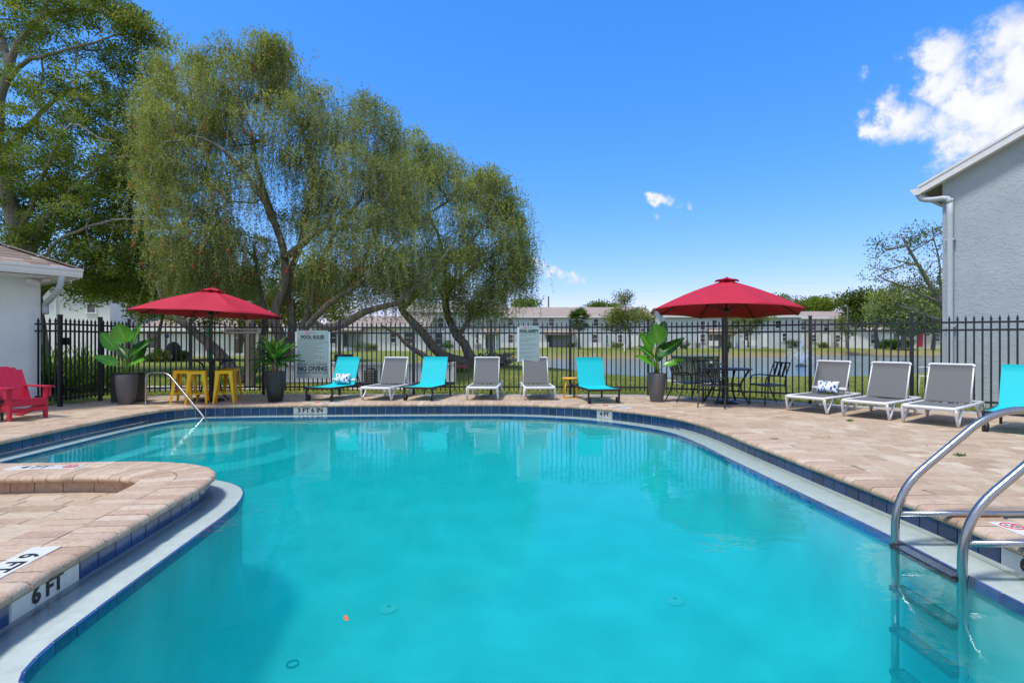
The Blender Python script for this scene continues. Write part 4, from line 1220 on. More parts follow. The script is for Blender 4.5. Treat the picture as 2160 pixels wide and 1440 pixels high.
pillow(on_lounger(4.91, 8.75, -55, .81, .40), R(-55), 69, 'blue and white leaf print pillow strapped to the grey lounger')

# small yellow side table
t = thing('side_table', 'small round yellow metal side table between a grey and a turquoise lounger', 'side table', (1.24, 11.1, 0))
MB().lathe([(.17, .41), (.178, .414), (.178, .428), (.17, .432), (.01, .432)], n=28).build('tabletop', 'yellow_paint', t, smooth=True, sharp=40)
for k in range(4):
    a = R(45 + 90 * k); MB().tube([(.12 * math.cos(a), .12 * math.sin(a), .415), (.20 * math.cos(a), .20 * math.sin(a), .008)], .009, 8).build('leg', 'yellow_paint', t, smooth=True)
MB().bar((-.14, -.14, .012), (.14, .14, .012), .014, .014).bar((-.14, .14, .0125), (.14, -.14, .0125), .014, .013).build('foot_bar', 'yellow_paint', t)

# ================================================================== UMBRELLAS
def umbrella(loc, label, rad, zr, zt, rot, tiltx, tilty, ptop):
    root = thing('umbrella', label, 'umbrella', loc)
    head = Matrix.Rotation(R(tiltx), 4, 'X') @ Matrix.Rotation(R(tilty), 4, 'Y')
    def H(p):
        v = Vector(p); return (head @ (v - Vector((0, 0, zr)))) + Vector((0, 0, zr))
    nr, na = 9, 6
    def surf(r0, r1, z_at, sagk):
        mb = MB(); n = 8 * na; vs = []
        for i in range(nr + 1):
            f = r0 + (r1 - r0) * i / nr
            for k in range(n):
                a = 2 * math.pi * k / n + rot; u = (k % na) / na
                flat = math.cos(math.pi / 8) / math.cos((u - .5) * math.pi / 4)     # straight chords between the ribs
                dip = math.sin(math.pi * u)
                rr = f * flat * (1 - .012 * dip * (f / r1) ** 2)
                z = z_at(f) - sagk * dip * math.sin(math.pi * min(1, f / r1)) + .02 * dip * (f / r1) ** 6
                vs.append(H((rr * math.cos(a), rr * math.sin(a), z)))
        fs = [(i * n + k, (i + 1) * n + k, (i + 1) * n + (k + 1) % n, i * n + (k + 1) % n) for i in range(nr) for k in range(n)]
        mb.add(vs, fs); return mb
    zc = lambda f: zt - .06 - (zt - .06 - zr) * ((f / rad) * .90 + .10 * (f / rad) ** 2) + .03 * math.sin(math.pi * f / rad)
    c = surf(.10, rad, zc, .028).build('canopy', 'canopy_red', root, smooth=True, sharp=25)
    sm = c.modifiers.new('cloth', 'SOLIDIFY'); sm.thickness = .004; sm.offset = -1
    v = surf(.01, .24, lambda f: zt - .015 - .075 * (f / .24) ** 1.3, .012).build('vent_cap', 'canopy_red', root, smooth=True, sharp=25)
    MB().lathe([(.02, 0), (.026, .006), (.02, .016), (.001, .02)], H((0, 0, zt - .02)), 12).build('finial', 'canopy_red', root, smooth=True)
    for k in range(8):
        a = 2 * math.pi * k / 8 + rot; ca, sa = math.cos(a), math.sin(a)
        rb = MB(); last = None
        for i in range(8):
            f0, f1 = .05 + (rad - .07) * i / 8, .05 + (rad - .07) * (i + 1) / 8
            rb.bar(H((f0 * ca, f0 * sa, zc(f0) - .022)), H((f1 * ca, f1 * sa, zc(f1) - .022)), .016, .022)
        rib = rb.build('rib', 'bronze_metal', root)
        MB().bar(H((.04 * ca, .04 * sa, zr + .02)), H((rad * .52 * ca, rad * .52 * sa, zc(rad * .52) - .035)), .011, .014).build('strut', 'bronze_metal', rib)
    MB().lathe([(.03, zr - .02), (.045, zr), (.045, zr + .05), (.03, zr + .07)], n=14).build('runner', 'bronze_metal', root, smooth=True, sharp=40)
    MB().lathe([(.024, .02), (.024, zt - .07), (.001, zt - .07)], n=14).build('pole', 'bronze_metal', root, smooth=True, sharp=40)
    MB().lathe([(.012, 0), (.03, .006), (.03, .07), (.012, .08)], (0, -.03, 1.02), 12).tube([(0, -.06, 1.06), (.0, -.12, 1.06), (.0, -.12, .98)], .008, 6).build('crank', 'bronze_metal', root, smooth=True, sharp=40)
    MB().lathe([(.235, 0), (.24, .012), (.22, .035), (.12, .055), (.045, .065), (.042, .22), (.024, .225)], n=32).build('base', 'bronze_metal', root, smooth=True, sharp=50)
    return root
umbrella((4.17, 10.15, 0), 'open red umbrella over the black dining table in front of the pond', 1.42, 1.77, 2.46, R(-90), -2.2, 2.0, 2.4)
umbrella((-6.08, 10.55, 0), 'open red umbrella over the yellow bar stools under the weeping tree', 1.42, 1.73, 2.30, R(-90), -1.2, 1.6, 2.3)

# dining table and chairs
tb = thing('dining_table', 'round black metal dining table round the umbrella pole', 'table', (4.17, 10.15, 0))
MB().lathe([(.03, .655), (.46, .655), (.47, .662), (.47, .674), (.46, .68), (.03, .68)], n=36).build('tabletop', 'black_metal', tb, smooth=True, sharp=40)
MB().tube([(.28 * math.cos(a), .28 * math.sin(a), .36) for a in np.linspace(0, 2 * math.pi, 25)], .014, 6).build('ring', 'black_metal', tb, smooth=True)
for k in range(4):
    a = R(45 + 90 * k); ca, sa = math.cos(a), math.sin(a)
    pth = smooth_path([(.43 * ca, .43 * sa, .655), (.34 * ca, .34 * sa, .5), (.27 * ca, .27 * sa, .36), (.32 * ca, .32 * sa, .2), (.44 * ca, .44 * sa, .02)], .06)
    MB().tube(pth, .02, 8).build('leg', 'black_metal', tb, smooth=True)
def dining_chair(loc, rot, label, group):
    r = thing('dining_chair', label, 'chair', loc, rot, group)     # faces -y in its own axes, back at +y
    W = .225
    for s in (-1, 1):
        MB().tube(smooth_path([(s * W, -.22, .012), (s * W, -.21, .3), (s * W, -.2, .44), (s * W, -.17, .535), (s * W, -.02, .56), (s * W, .2, .545)], .06), .0125, 7).build('front_leg_and_arm', 'black_metal', r, smooth=True)
        MB().tube(smooth_path([(s * W, .36, .012), (s * W, .25, .22), (s * W, .2, .38), (s * W, .22, .55), (s * W, .31, .80)], .06), .0125, 7).build('rear_leg', 'black_metal', r, smooth=True)
    sf = MB(); sf.cbox((-W, -.0, .375), (.022, .42, .022), .003); sf.cbox((W, 0, .375), (.022, .42, .022), .003); sf.cbox((0, -.2, .374), (W * 2, .02, .02), .003); sf.build('seat_frame', 'black_metal', r)
    for k in range(6): MB().cbox((0, -.19 + k * .076, .385 - .004 * (k in (2, 3))), (.43, .066, .012), .003).build('seat_slat', 'black_metal', r)
    MB().bar((-W, .31, .795), (W, .31, .795), .024, .026).build('top_rail', 'black_metal', r)
    MB().bar((-W, .222, .54), (W, .222, .54), .02, .022).build('lower_rail', 'black_metal', r)
    for k in range(3):
        x = -.115 + .115 * k; MB().bar((x, .228, .55), (x, .306, .79), .048, .010).build('back_slat', 'black_metal', r)
    return r
GC = 'black chairs round the dining table'
ch0 = dining_chair((3.72, 9.62, 0), R(152), 'black slatted chair with its back to the pool, in front of the round table', GC)
copy_tree(ch0, (3.52, 10.45, 0), R(100), 'black slatted chair beside the potted plant, facing the round table sideways', GC)
copy_tree(ch0, (4.86, 9.92, 0), R(-80), 'black slatted chair on the lounger side of the round table', GC)
copy_tree(ch0, (4.12, 10.82, 0), R(8), 'black slatted chair behind the round table next to the fence', GC)

# bar table and stools
bt = thing('bar_table', 'black bar table with bent hoop legs round the umbrella pole', 'table', (-6.08, 10.55, 0))
MB().lathe([(.03, .815), (.46, .815), (.47, .82), (.47, .835), (.46, .84), (.03, .84)], n=36).build('tabletop', 'black_metal', bt, smooth=True, sharp=40)
for k in range(4):
    a = R(20 + 90 * k); ca, sa = math.cos(a), math.sin(a)
    MB().tube(smooth_path([(.36 * ca, .36 * sa, .812), (.22 * ca, .22 * sa, .79), (.14 * ca, .14 * sa, .68), (.15 * ca, .15 * sa, .4), (.2 * ca, .2 * sa, .15), (.32 * ca, .32 * sa, .01)], .06), .016, 8).build('leg', 'black_metal', bt, smooth=True)
MB().tube([(.16 * math.cos(a), .16 * math.sin(a), .5) for a in np.linspace(0, 2 * math.pi, 21)], .012, 6).build('ring', 'black_metal', bt, smooth=True)
def stool(loc, rot, label, group):
    r = thing('bar_stool', label, 'stool', loc, rot, group)
    st = MB(); st.cbox((0, 0, .628), (.31, .31, .022), .008); st.build('seat', 'yellow_paint', r)
    sk = MB()
    for a in range(4):
        m = Matrix.Rotation(R(90 * a), 3, 'Z'); sk.box(m @ Vector((0, .148, .598)), (.30, .006, .04), m)
    sk.build('skirt', 'yellow_paint', r)
    for sx in (-1, 1):
        for sy in (-1, 1):                       # folded sheet legs: wide at the top, narrow at the foot
            lg = MB(); c0 = Vector((sx * .148, sy * .148, .61)); c1 = Vector((sx * .192, sy * .192, 0))
            w0, w1 = .074, .032; ax, ay = Vector((-sx, 0, 0)), Vector((0, -sy, 0))
            for axv in (ax, ay):
                o_ = (ay if axv is ax else ax) * .004
                a, b, c, d = c0, c0 + axv * w0, c1 + axv * w1, c1
                vs = [a, b, c, d, a + o_, b + o_, c + o_, d + o_]
                lg.add(vs, [(0, 1, 2, 3), (7, 6, 5, 4), (0, 4, 5, 1), (1, 5, 6, 2), (2, 6, 7, 3), (3, 7, 4, 0)])
            lg.build('leg', 'yellow_paint', r)
    fr = MB()
    for a in range(4):
        m = Matrix.Rotation(R(90 * a), 3, 'Z'); fr.box(m @ Vector((0, .175, .2)), (.345, .02, .012), m)
    fr.build('footrest', 'yellow_paint', r)
    return r
GS = 'yellow bar stools under the umbrella'
st0 = stool((-6.05, 10.02, 0), R(25), 'yellow metal bar stool in front, before the umbrella pole', GS)
copy_tree(st0, (-6.42, 10.22, 0), R(14), 'yellow metal bar stool half hidden behind the steel handrail', GS)
copy_tree(st0, (-5.60, 10.17, 0), R(22), 'yellow metal bar stool on the side of the rosette plant', GS)
copy_tree(st0, (-5.95, 11.0, 0), R(10), 'yellow metal bar stool behind the umbrella pole by the fence', GS)

# red garden chair
ad = thing('garden_chair', 'red slatted garden armchair with wide arms by the clubhouse wall', 'chair', (-7.62, 8.05, 0), 0)
ad.scale = (.95, .95, .95); ad.rotation_euler = (0, 0, math.atan2(.93, .36))      # local +x runs along the front edge; local -y is forward
def ab(mb, p, q, w, h, up=(0, 0, 1)): return mb.bar(p, q, w, h, up)
WX = .235
for s in (-1, 1):
    MB().cbox((s * WX, -.26, .26), (.035, .09, .50), .005).build('front_leg', 'chair_red', ad)
    m = MB(); m.add([(s * WX - .016, -.28, .30), (s * WX + .016, -.28, .30), (s * WX + .016, .62, .0), (s * WX - .016, .62, .0), (s * WX - .016, -.28, .19), (s * WX + .016, -.28, .19), (s * WX + .016, .42, .0), (s * WX - .016, .42, .0)],
                     [(0, 1, 2, 3), (4, 7, 6, 5), (0, 4, 5, 1), (2, 6, 7, 3), (0, 3, 7, 4), (1, 5, 6, 2)]); m.build('rear_leg', 'chair_red', ad)
    MB().prism([(s * (WX - .05), -.36), (s * (WX + .07), -.37), (s * (WX + .075), -.1), (s * (WX + .03), .42), (s * (WX - .03), .42), (s * (WX - .05), -.1)][::s], .512, .532).build('arm', 'chair_red', ad)
    m = MB(); m.prism([(s * (WX + .022), -.30), (s * (WX + .06), -.30), (s * (WX + .06), -.22), (s * (WX + .022), -.22)][::s], .36, .511); m.build('arm_bracket', 'chair_red', ad)
MB().cbox((0, -.295, .275), (.50, .022, .10), .004).build('apron', 'chair_red', ad)
MB().cbox((0, -.29, .165), (.46, .022, .06), .004).build('stretcher', 'chair_red', ad)
for k in range(5):
    y = -.255 + k * .09; MB().cbox((0, y, .325 - k * .028), (.47, .082, .018), .004, Matrix.Rotation(R(-17), 3, 'X')).build('seat_slat', 'chair_red', ad)
for k in range(6):
    x = -.205 + k * .082; topz = .84 - .06 * ((k - 2.5) / 2.5) ** 2; fan = 1.0
    p0, p1 = Vector((x * .96, .10, .22)), Vector((x * fan, .10 + .36 * (topz - .22) / .64, topz))
    MB().bar(p0, p1, .078, .018, up=(0, -1, .5)).build('back_slat', 'chair_red', ad)
MB().bar((-.25, .30, .50), (.25, .30, .50), .02, .05).build('back_brace', 'chair_red', ad)
sd = thing('side_table', 'small black side table standing before the red garden chair', 'side table', (-7.83, 7.72, 0), R(20))
MB().cbox((0, 0, .30), (.34, .34, .02), .004).build('tabletop', 'black_metal', sd)
for sx in (-1, 1):
    for sy in (-1, 1): MB().cbox((sx * .15, sy * .15, .145), (.03, .03, .29), .003).build('leg', 'black_metal', sd)
bn = thing('bin', 'black square bin half hidden behind a potted big leaf plant', 'bin', (-7.66, 10.4, 0), 0)
MB().cbox((0, 0, .275), (.44, .34, .55), .01).build('body', 'dark_pot', bn); MB().cbox((0, 0, .565), (.42, .36, .03), .01).build('lid', 'dark_pot', bn)

# ================================================================== POTTED PLANTS
def big_leaf(base, tip, width, up, curl=.12, fold=.10, n=9, stem=None, tone=.5):
    """broad leaf blade with midrib, fold and droop"""
    b, t = Vector(base), Vector(tip); ax = (t - b); L_ = ax.length; ax /= L_
    u = Vector(up); side = ax.cross(u).normalized(); nrm = side.cross(ax)
    mb = MB(); m = 4; rows = []
    for i in range(n + 1):
        f = i / n; w = width / 2 * (math.sin(math.pi * min(1, f * .93 + .05) ** .72)) ** .75 if f < .999 else .003
        c = b + ax * L_ * f - nrm * curl * L_ * (f - .35) ** 2 + nrm * curl * L_ * .1225
        row = []
        for k in range(-m, m + 1):
            q = k / m; rip = .012 * math.sin(f * 26 + (2 if k > 0 else 0)) * abs(q) * width
            row.append(c + side * w * q + nrm * (fold * width * abs(q) ** 1.3 + rip))
        rows.append(row)
    W = 2 * m + 1; vs = [p for r_ in rows for p in r_]
    o = len(mb.v)
    for i, p in enumerate(vs):
        k = i % W - m; f = (i // W) / n
        mb.v.append(tuple(p)); mb.tone.append(1.0 if k == 0 else max(0, min(.9, tone - .12 * abs(k) / m + .1 * math.sin(f * 30))))
    for i in range(n):
        for k in range(W - 1): mb.f.append((o + i * W + k, o + i * W + k + 1, o + (i + 1) * W + k + 1, o + (i + 1) * W + k))
    return mb
def pot(root, r, h, mat):
    MB().lathe([(r * .60, 0), (r * .66, .012), (r * .86, h * .4), (r * .98, h * .78), (r, h - .012), (r * .985, h), (r * .88, h), (r * .86, h - .04), (.001, h - .04)], n=32).build('pot', mat, root, smooth=True, sharp=50)
    MB().lathe([(r * .87, 0), (r * .5, .012), (.001, .02)], (0, 0, h - .038), 20).build('soil', 'soil', root, smooth=True)
def big_plant(cx, Y, label):
    base = Vector((0, 0, 0)); root = thing('potted_plant', label, 'potted plant', ((cx - 1080) * Y / FOC, Y, 0), 0, 'grey pots with big leaf plants')
    pot(root, .185, .57, 'grey_pot')
    k = Y / FOC
    L_ = [((2, 722), (-9, 683), .44, (.1, -1, .15), .10, .62, -.06),      # px offset of base, tip (x from centre, y), width, up, curl, tone, dy
          ((-14, 737), (-41, 701), .27, (.5, -1, .5), .10, .55, -.10),
          ((6, 726), (22, 676), .30, (-.5, -.8, .1), .12, .16, .10),
          ((4, 752), (60, 713), .30, (-.1, -.6, .8), .06, .14, .02),
          ((-10, 768), (-50, 750), .22, (0, -.75, .9), .14, .62, -.14),
          ((14, 770), (54, 758), .20, (0, -.6, .9), .16, .6, -.12),
          ((-4, 756), (-34, 729), .20, (.2, -.7, .7), .1, .1, .12),
          ((2, 760), (24, 716), .26, (.6, -.7, .3), .08, .12, .14)]
    for (bx, by), (tx, ty), w, up, curl, tone, dy in L_:
        b = Vector((bx * k, dy * .8, CAMZ + (722 - by) * k)); t = Vector((tx * k, dy * 1.6, CAMZ + (722 - ty) * k))
        lf = big_leaf(b, t, w, up, curl, .10, tone=tone).build('leaf', 'leaf_bright', root, smooth=True)
        MB().tube(smooth_path([(bx * k * .12, dy * .1, .52), (bx * k * .35, dy * .35, .52 + (b.z - .52) * .5), tuple(b), tuple(b + (t - b) * .15)], .05), [.011] * 3 + [.008] * 40, 6).build('stalk', 'stalk_green', lf, smooth=True) if 0 else None
        pth = smooth_path([(bx * k * .15, dy * .1, .53), (bx * k * .4, dy * .4, .53 + (b.z - .53) * .55), tuple(b), tuple(b + (t - b) * .2)], .05)
        MB().tube(pth, list(np.linspace(.013, .005, len(pth))), 6).build('stalk', 'stalk_green', root, smooth=True)
    for q in range(5):
        a = q * 1.3; MB().tube([(.03 * math.cos(a), .03 * math.sin(a), .53), (.05 * math.cos(a), .05 * math.sin(a), .80)], [.02, .008], 6).build('sheath', 'stalk_green', root, smooth=True)
    return root
big_plant(267, 9.95, 'tall grey pot of big round green leaves standing before the gate')
big_plant(1385, 10.4, 'tall grey pot of big round green leaves standing before the pond by a turquoise lounger')
Y = 10.4; root = thing('potted_plant', 'black pot with a dense rosette of yellow green leaves beside the POOL RULES sign', 'potted plant', ((581 - 1080) * Y / FOC, Y, 0))
pot(root, .20, .60, 'dark_pot')
rl = random.Random(7)
for q in range(5):
    a = q * 1.25; MB().tube([(.04 * math.cos(a), .04 * math.sin(a), .56), (.07 * math.cos(a), .06 * math.sin(a), .72), (.14 * math.cos(a), .09 * math.sin(a), .86)], [.02, .017, .012], 6).build('stem', 'stalk_pink', root, smooth=True)
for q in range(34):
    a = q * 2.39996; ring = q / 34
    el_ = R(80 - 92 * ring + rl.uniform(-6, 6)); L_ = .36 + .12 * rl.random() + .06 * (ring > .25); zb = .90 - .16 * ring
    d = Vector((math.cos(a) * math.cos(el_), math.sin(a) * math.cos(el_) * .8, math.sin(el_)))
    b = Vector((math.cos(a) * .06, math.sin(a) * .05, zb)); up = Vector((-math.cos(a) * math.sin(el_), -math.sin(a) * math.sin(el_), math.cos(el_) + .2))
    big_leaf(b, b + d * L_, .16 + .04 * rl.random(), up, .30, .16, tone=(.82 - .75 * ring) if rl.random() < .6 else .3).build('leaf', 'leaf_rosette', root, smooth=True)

# ================================================================== SIGNS ON THE FENCE
def sign(px0, py0, px1, py1, Y, label, back=(0, 0, 0, 0), panel='sign_panel', name='sign'):
    k = Y / FOC; x0, x1 = (px0 - 1080) * k, (px1 - 1080) * k; z1, z0 = CAMZ + (722 - py0) * k, CAMZ + (722 - py1) * k
    r = thing(name, label, 'sign', ((x0 + x1) / 2, Y, (z0 + z1) / 2)); w, h = x1 - x0, z1 - z0
    MB().cbox((0, 0, 0), (w, .008, h), .002).build('panel', panel, r)
    if any(back):
        l, rr, t, b = (q * k for q in back)
        MB().cbox(((rr - l) / 2, .014, (t - b) / 2), (w + l + rr, .012, h + t + b), .002).build('backboard', 'sign_back', r)
    return r, w, h, k
def put(r, body, size, x, z, mat='sign_print', bold=.0, xs=1, align='CENTER', name='lettering', sp=1.0):
    return text(name, body, size, mat, r, frame((1, 0, 0), (0, 0, 1), (0, -1, 0), (x, -.0048, z)), bold=bold, ext=.0006, align=align, xs=xs, spacing=sp)
def small_print(r, x0, x1, zs, hgt, seed, ends):
    q = random.Random(seed); mb = MB()
    for z, e in zip(zs, ends):
        x = x0
        while x < x0 + (x1 - x0) * e:
            w = q.uniform(.012, .045); mb.box((x + w / 2, -.0045, z), (w, .001, hgt)); x += w + .011
    tag(mb.build('small_print', 'sign_faint', r), kind='stuff')
Ys = 11.64
def logo(r, x, z, s):
    MB().lathe([(s, 0), (s, .0012), (.001, .0012)], n=24).build('logo_disc', 'sign_pink', r).matrix_local = frame((1, 0, 0), (0, 0, 1), (0, -1, 0), (x, -.0044, z))
    MB().box((x - s * .3, -.0062, z), (s * .42, .001, s * .5)).box((x + s * .3, -.0062, z), (s * .42, .001, s * .5)).build('logo_mark', 'label_white', r)
r, w, h, k = sign(627, 697, 692, 797, Ys, 'grey green POOL RULES board with NO DIVING line hung on the fence', (5, 4, -3, 0))
logo(r, -.12, h / 2 - .045, .036); 
MB().box((.0, -.0045, h / 2 - .045), (.12, .001, .018)).build('logo_word', 'sign_faint', r)
MB().box((0, -.0045, h / 2 - .10), (w, .001, .006)).build('rule_line', 'vinyl_rail', r)
put(r, 'POOL RULES', .105, 0, h / 2 - .15, bold=.007, xs=.8, sp=1.1)
small_print(r, -w / 2 + .02, w / 2 - .03, [h / 2 - .215 - .044 * i for i in range(12)], .016, 3, (.95, 1, .85, .6, .85, .65, .78, .5, .8, .92, .55, .78))
put(r, 'BATHING LOAD 18 PEOPLE', .066, 0, -h / 2 + .305, 'sign_print', .001, .80)
put(r, 'NO DIVING', .145, 0, -h / 2 + .205, bold=.008, xs=.86)
put(r, 'POOL HOURS: DAWN TO DUSK', .06, 0, -h / 2 + .115, 'sign_print', .001, .80)
r, w, h, k = sign(1095, 687, 1136, 762, Ys, 'narrow grey green POOL SAFETY board hung on the fence above a grey lounger', (4, 2, -3, 1))
logo(r, -.08, h / 2 - .04, .026); MB().box((.02, -.0045, h / 2 - .04), (.08, .001, .014)).build('logo_word', 'sign_faint', r)
put(r, 'POOL SAFETY', .09, 0, h / 2 - .125, bold=.007, xs=.74)
small_print(r, -w / 2 + .02, w / 2 - .03, [h / 2 - v for v in (.19, .225, .285, .32, .35, .41, .44, .50, .53, .59, .62, .68, .71)], .014, 9, (.95, .3, .85, .7, .4, .9, 1, .8, .55, .8, .6, 1, .7))
r, w, h, k = sign(474, 693.5, 548, 702, Ys, 'narrow white strip sign reading POOL MAXIMUM DEPTH 6 FEET on the fence', (1, 1, 1, 1), 'label_white', 'sign')
put(r, 'POOL MAXIMUM DEPTH 6 FEET', .058, 0, 0, bold=.002, xs=.84)
# ================================================================== TREES
def tree_graph(limbs, pts, seed, step=.45, bow=.12, tipr=.006, power=.5):
    """limbs: list of (points, base radius, tip radius); every crown point is joined to the nearest branch"""
    r_ = np.random.default_rng(seed)
    pos, par, minr = [], [], []
    def nearest(p):
        a = np.array(pos); return int(np.argmin(((a - p) ** 2).sum(1)))
    for L_, r0, r1 in limbs:
        sp = smooth_path([tuple(p) for p in L_], .35)
        for i, p in enumerate(sp):
            f = i / max(1, len(sp) - 1); j = r_.normal(0, .02, 3)
            if i == 0: k = -1 if not pos or r0 < 0 else nearest(p)
            else: k = len(pos) - 1
            if i == 0 and k >= 0 and np.linalg.norm(np.array(pos[k]) - p) > 2.2: k = -1
            pos.append(tuple(np.array(p) + j)); par.append(k); minr.append(abs(r0) + (r1 - abs(r0)) * f)
    base_n = len(pos)
    P0 = np.array(pos)
    dmin = np.sqrt(((pts[:, None, :] - P0[None]) ** 2).sum(2)).min(1)
    A = np.empty((len(pos) + len(pts) * 14, 3)); A[:base_n] = P0; n = base_n
    tips = np.empty(len(pts), int)
    lw = np.array([1.0, 1.0, 1.25])
    for i in np.argsort(dmin):
        p = pts[i]
        dd = A[:n] - p
        cost = np.sqrt((dd ** 2).sum(1)) + np.clip(dd[:, 2], 0, 9) * .35      # rather grow upwards than down
        k = int(np.argmin(cost)); a = A[k]; L_ = np.linalg.norm(p - a); m = min(12, max(1, int(L_ / step)))
        mid = (a + p) / 2 + np.array((0, 0, bow * L_)) + r_.normal(0, .07 * L_, 3)
        last = k
        for q in range(1, m + 1):
            t = q / m; v = a * (1 - t) ** 2 + mid * 2 * t * (1 - t) + p * t * t
            A[n] = v; par.append(last); minr.append(0); last = n; n += 1
        tips[i] = last
    A = A[:n]; par = np.array(par); area = np.zeros(n); area[tips] += tipr ** 2
    rad = np.zeros(n)
    for i in range(n - 1, -1, -1):
        area[i] = max(area[i], (tipr * .7) ** 2); rad[i] = max(area[i] ** power, minr[i])
        if par[i] >= 0 and i >= base_n: area[par[i]] += area[i] * .9
    return A, par, rad, tips
def tree_mesh(name, A, par, rad, mat, minrad=.0):
    kids = {}
    for i, p in enumerate(par):
        if p >= 0: kids.setdefault(int(p), []).append(i)
    mb = MB(); starts = [(i, -1) for i, p in enumerate(par) if p < 0]
    while starts:
        i, pr = starts.pop(); chain = [i] if pr < 0 else [pr, i]
        while True:
            k = kids.get(chain[-1], [])
            if not k: break
            k = sorted(k, key=lambda j: -rad[j])
            for j in k[1:]: starts.append((j, chain[-1]))
            chain.append(k[0])
        r = [rad[j] for j in chain]
        if pr >= 0: r[0] = min(r[0], r[1] * 1.25)
        if max(r) < minrad: continue
        mb.tube([A[j] for j in chain], r, 9 if max(r) > .07 else (5 if max(r) > .02 else 3), cap=False)
    return mb.mesh(name, mat, True)
def blobs(spec, seed):
    """points in ellipsoids given by photo position, photo radii and depth"""
    r_ = np.random.default_rng(seed); out = []
    for px, py, rx, ry, Y, dY, n in spec:
        c = at(px, py, Y); k = Y / FOC
        v = r_.normal(size=(n, 3)); v /= np.linalg.norm(v, axis=1)[:, None]; v *= (r_.random(n) ** .42)[:, None]
        out.append(np.array(c) + v * np.array((rx * k, dY, ry * k)))
    return np.concatenate(out)
def holes(pts, spec):
    """thin the crown where the photograph shows sky through it"""
    px = 1080 + pts[:, 0] / pts[:, 1] * FOC; py = 722 - (pts[:, 2] - CAMZ) / pts[:, 1] * FOC
    k = np.ones(len(pts), bool)
    for x, y, r in spec: k &= np.hypot(px - x, (py - y) * .8) > r
    return pts[k]
def sprays(pts, n, spread, ll, lw, seed, up=.35, flat=.7, centre=None):
    """leaf clusters round each point"""
    r_ = np.random.default_rng(seed); N = len(pts) * n
    off = r_.normal(size=(N, 3)); off /= np.linalg.norm(off, axis=1)[:, None]; off *= (spread * r_.random(N) ** .55)[:, None]; off[:, 2] *= flat
    sc = np.repeat(r_.uniform(.65, 1.25, len(pts)), n)[:, None]
    b = np.repeat(pts, n, 0) + off * sc
    d = off / (np.linalg.norm(off, axis=1)[:, None] + 1e-6) + r_.normal(0, .6, (N, 3)); d[:, 2] += up; d /= np.linalg.norm(d, axis=1)[:, None]
    tone = np.clip(np.repeat(r_.normal(.45, .21, len(pts)), n) + r_.normal(0, .13, N), 0, .93)
    tone[r_.random(N) < .012] = r_.uniform(.94, 1)
    sd = facing(d, b, pts.mean(0) - np.array((0, 0, 1.0)) if centre is None else centre, r_)
    V = leaf_quads(b, d, ll * r_.uniform(.6, 1.3, N), lw * r_.uniform(.7, 1.25, N), sd)
    return V, tone
def strands(pts, n, lmin, lmax, ll, lw, seed, gap=.05, spread=.35):
    """weeping twigs hung with narrow leaves"""
    r_ = np.random.default_rng(seed); Ns = len(pts) * n; M = int(lmax / gap)
    st = np.repeat(pts, n, 0) + r_.normal(0, spread, (Ns, 3)) * np.array((1, 1, .6))
    L_ = r_.uniform(lmin, lmax, Ns) * np.repeat(r_.uniform(.45, 1.35, len(pts)), n)
    h = r_.normal(0, 1, (Ns, 2)); h /= np.linalg.norm(h, axis=1)[:, None]; reach = r_.uniform(.08, .4, Ns)
    s = np.arange(M)[None] * gap; f = s / L_[:, None]
    ok = (f <= 1)
    px_ = st[:, None, 0] + h[:, None, 0] * reach[:, None] * np.sqrt(np.clip(f, 0, 1)); py_ = st[:, None, 1] + h[:, None, 1] * reach[:, None] * np.sqrt(np.clip(f, 0, 1))
    pz_ = st[:, None, 2] + .10 * np.sin(np.clip(f, 0, 1) * 3.1) - s * .93
    base = np.stack([px_, py_, pz_], -1)
    d = r_.normal(0, 1, (Ns, M, 3)); d[..., 2] = d[..., 2] * .4 - .55; d /= np.linalg.norm(d, axis=2)[..., None]
    grey = r_.random(Ns) < .10
    tone = np.clip(np.repeat(r_.normal(.42, .21, len(pts)), n)[:, None] + r_.normal(0, .10, (Ns, M)) + .22 * (f > .8) + .04, 0, .89)
    tone = np.where(grey[:, None], np.clip(r_.normal(.95, .015, (Ns, M)), .92, 1), tone)
    ok &= ~(grey[:, None] & (r_.random((Ns, M)) < .55))
    b, d_, t_ = base[ok], d[ok], tone[ok]; N = len(b)
    sd = facing(d_, b, pts.mean(0) - np.array((0, 0, 1.5)), r_, .5, .5)
    V = leaf_quads(b, d_, ll * r_.uniform(.65, 1.3, N), lw * r_.uniform(.7, 1.3, N), sd)
    # the hanging twigs themselves, as thin blades
    seg = np.arange(0, M - 2, 3); tv, tt = [], []
    for a in seg:
        o = ok[:, min(a + 2, M - 1)]
        p, q = base[o, a], base[o, min(a + 3, M - 1)]
        dv_ = q - p; ln = np.linalg.norm(dv_, axis=1); tv.append(leaf_quads(p, dv_ / ln[:, None], ln * 1.15, np.full(len(p), .009))); tt.append(r_.uniform(.92, 1, len(p)))
    ends = base[np.arange(Ns), np.minimum((L_ / gap).astype(int), M - 1)]
    return np.concatenate([V] + tv), np.concatenate([t_] + tt), ends
def tree(name, label, base, limbs, pts, seed, crown, bark='bark', cat='tree', group=None, tipr=.006, crown_mat='dark_leaf', minrad=0, step=.45, bow=.12):
    A, par, rad, tips = tree_graph(limbs, pts, seed, step, bow, tipr)
    root = thing(name, label, cat, base, 0, group); b = Vector(base)
    tm = tree_mesh('trunk', A, par, rad, bark, minrad); o = link('trunk', tm, root); o.location = -b
    V, T = crown
    o = link('crown', quad_mesh('crown', V, T, crown_mat), root); o.location = -b
    return root
def P(Y, *xy): return [at(x, y, Y + (z[0] if z else 0)) for x, y, *z in xy]

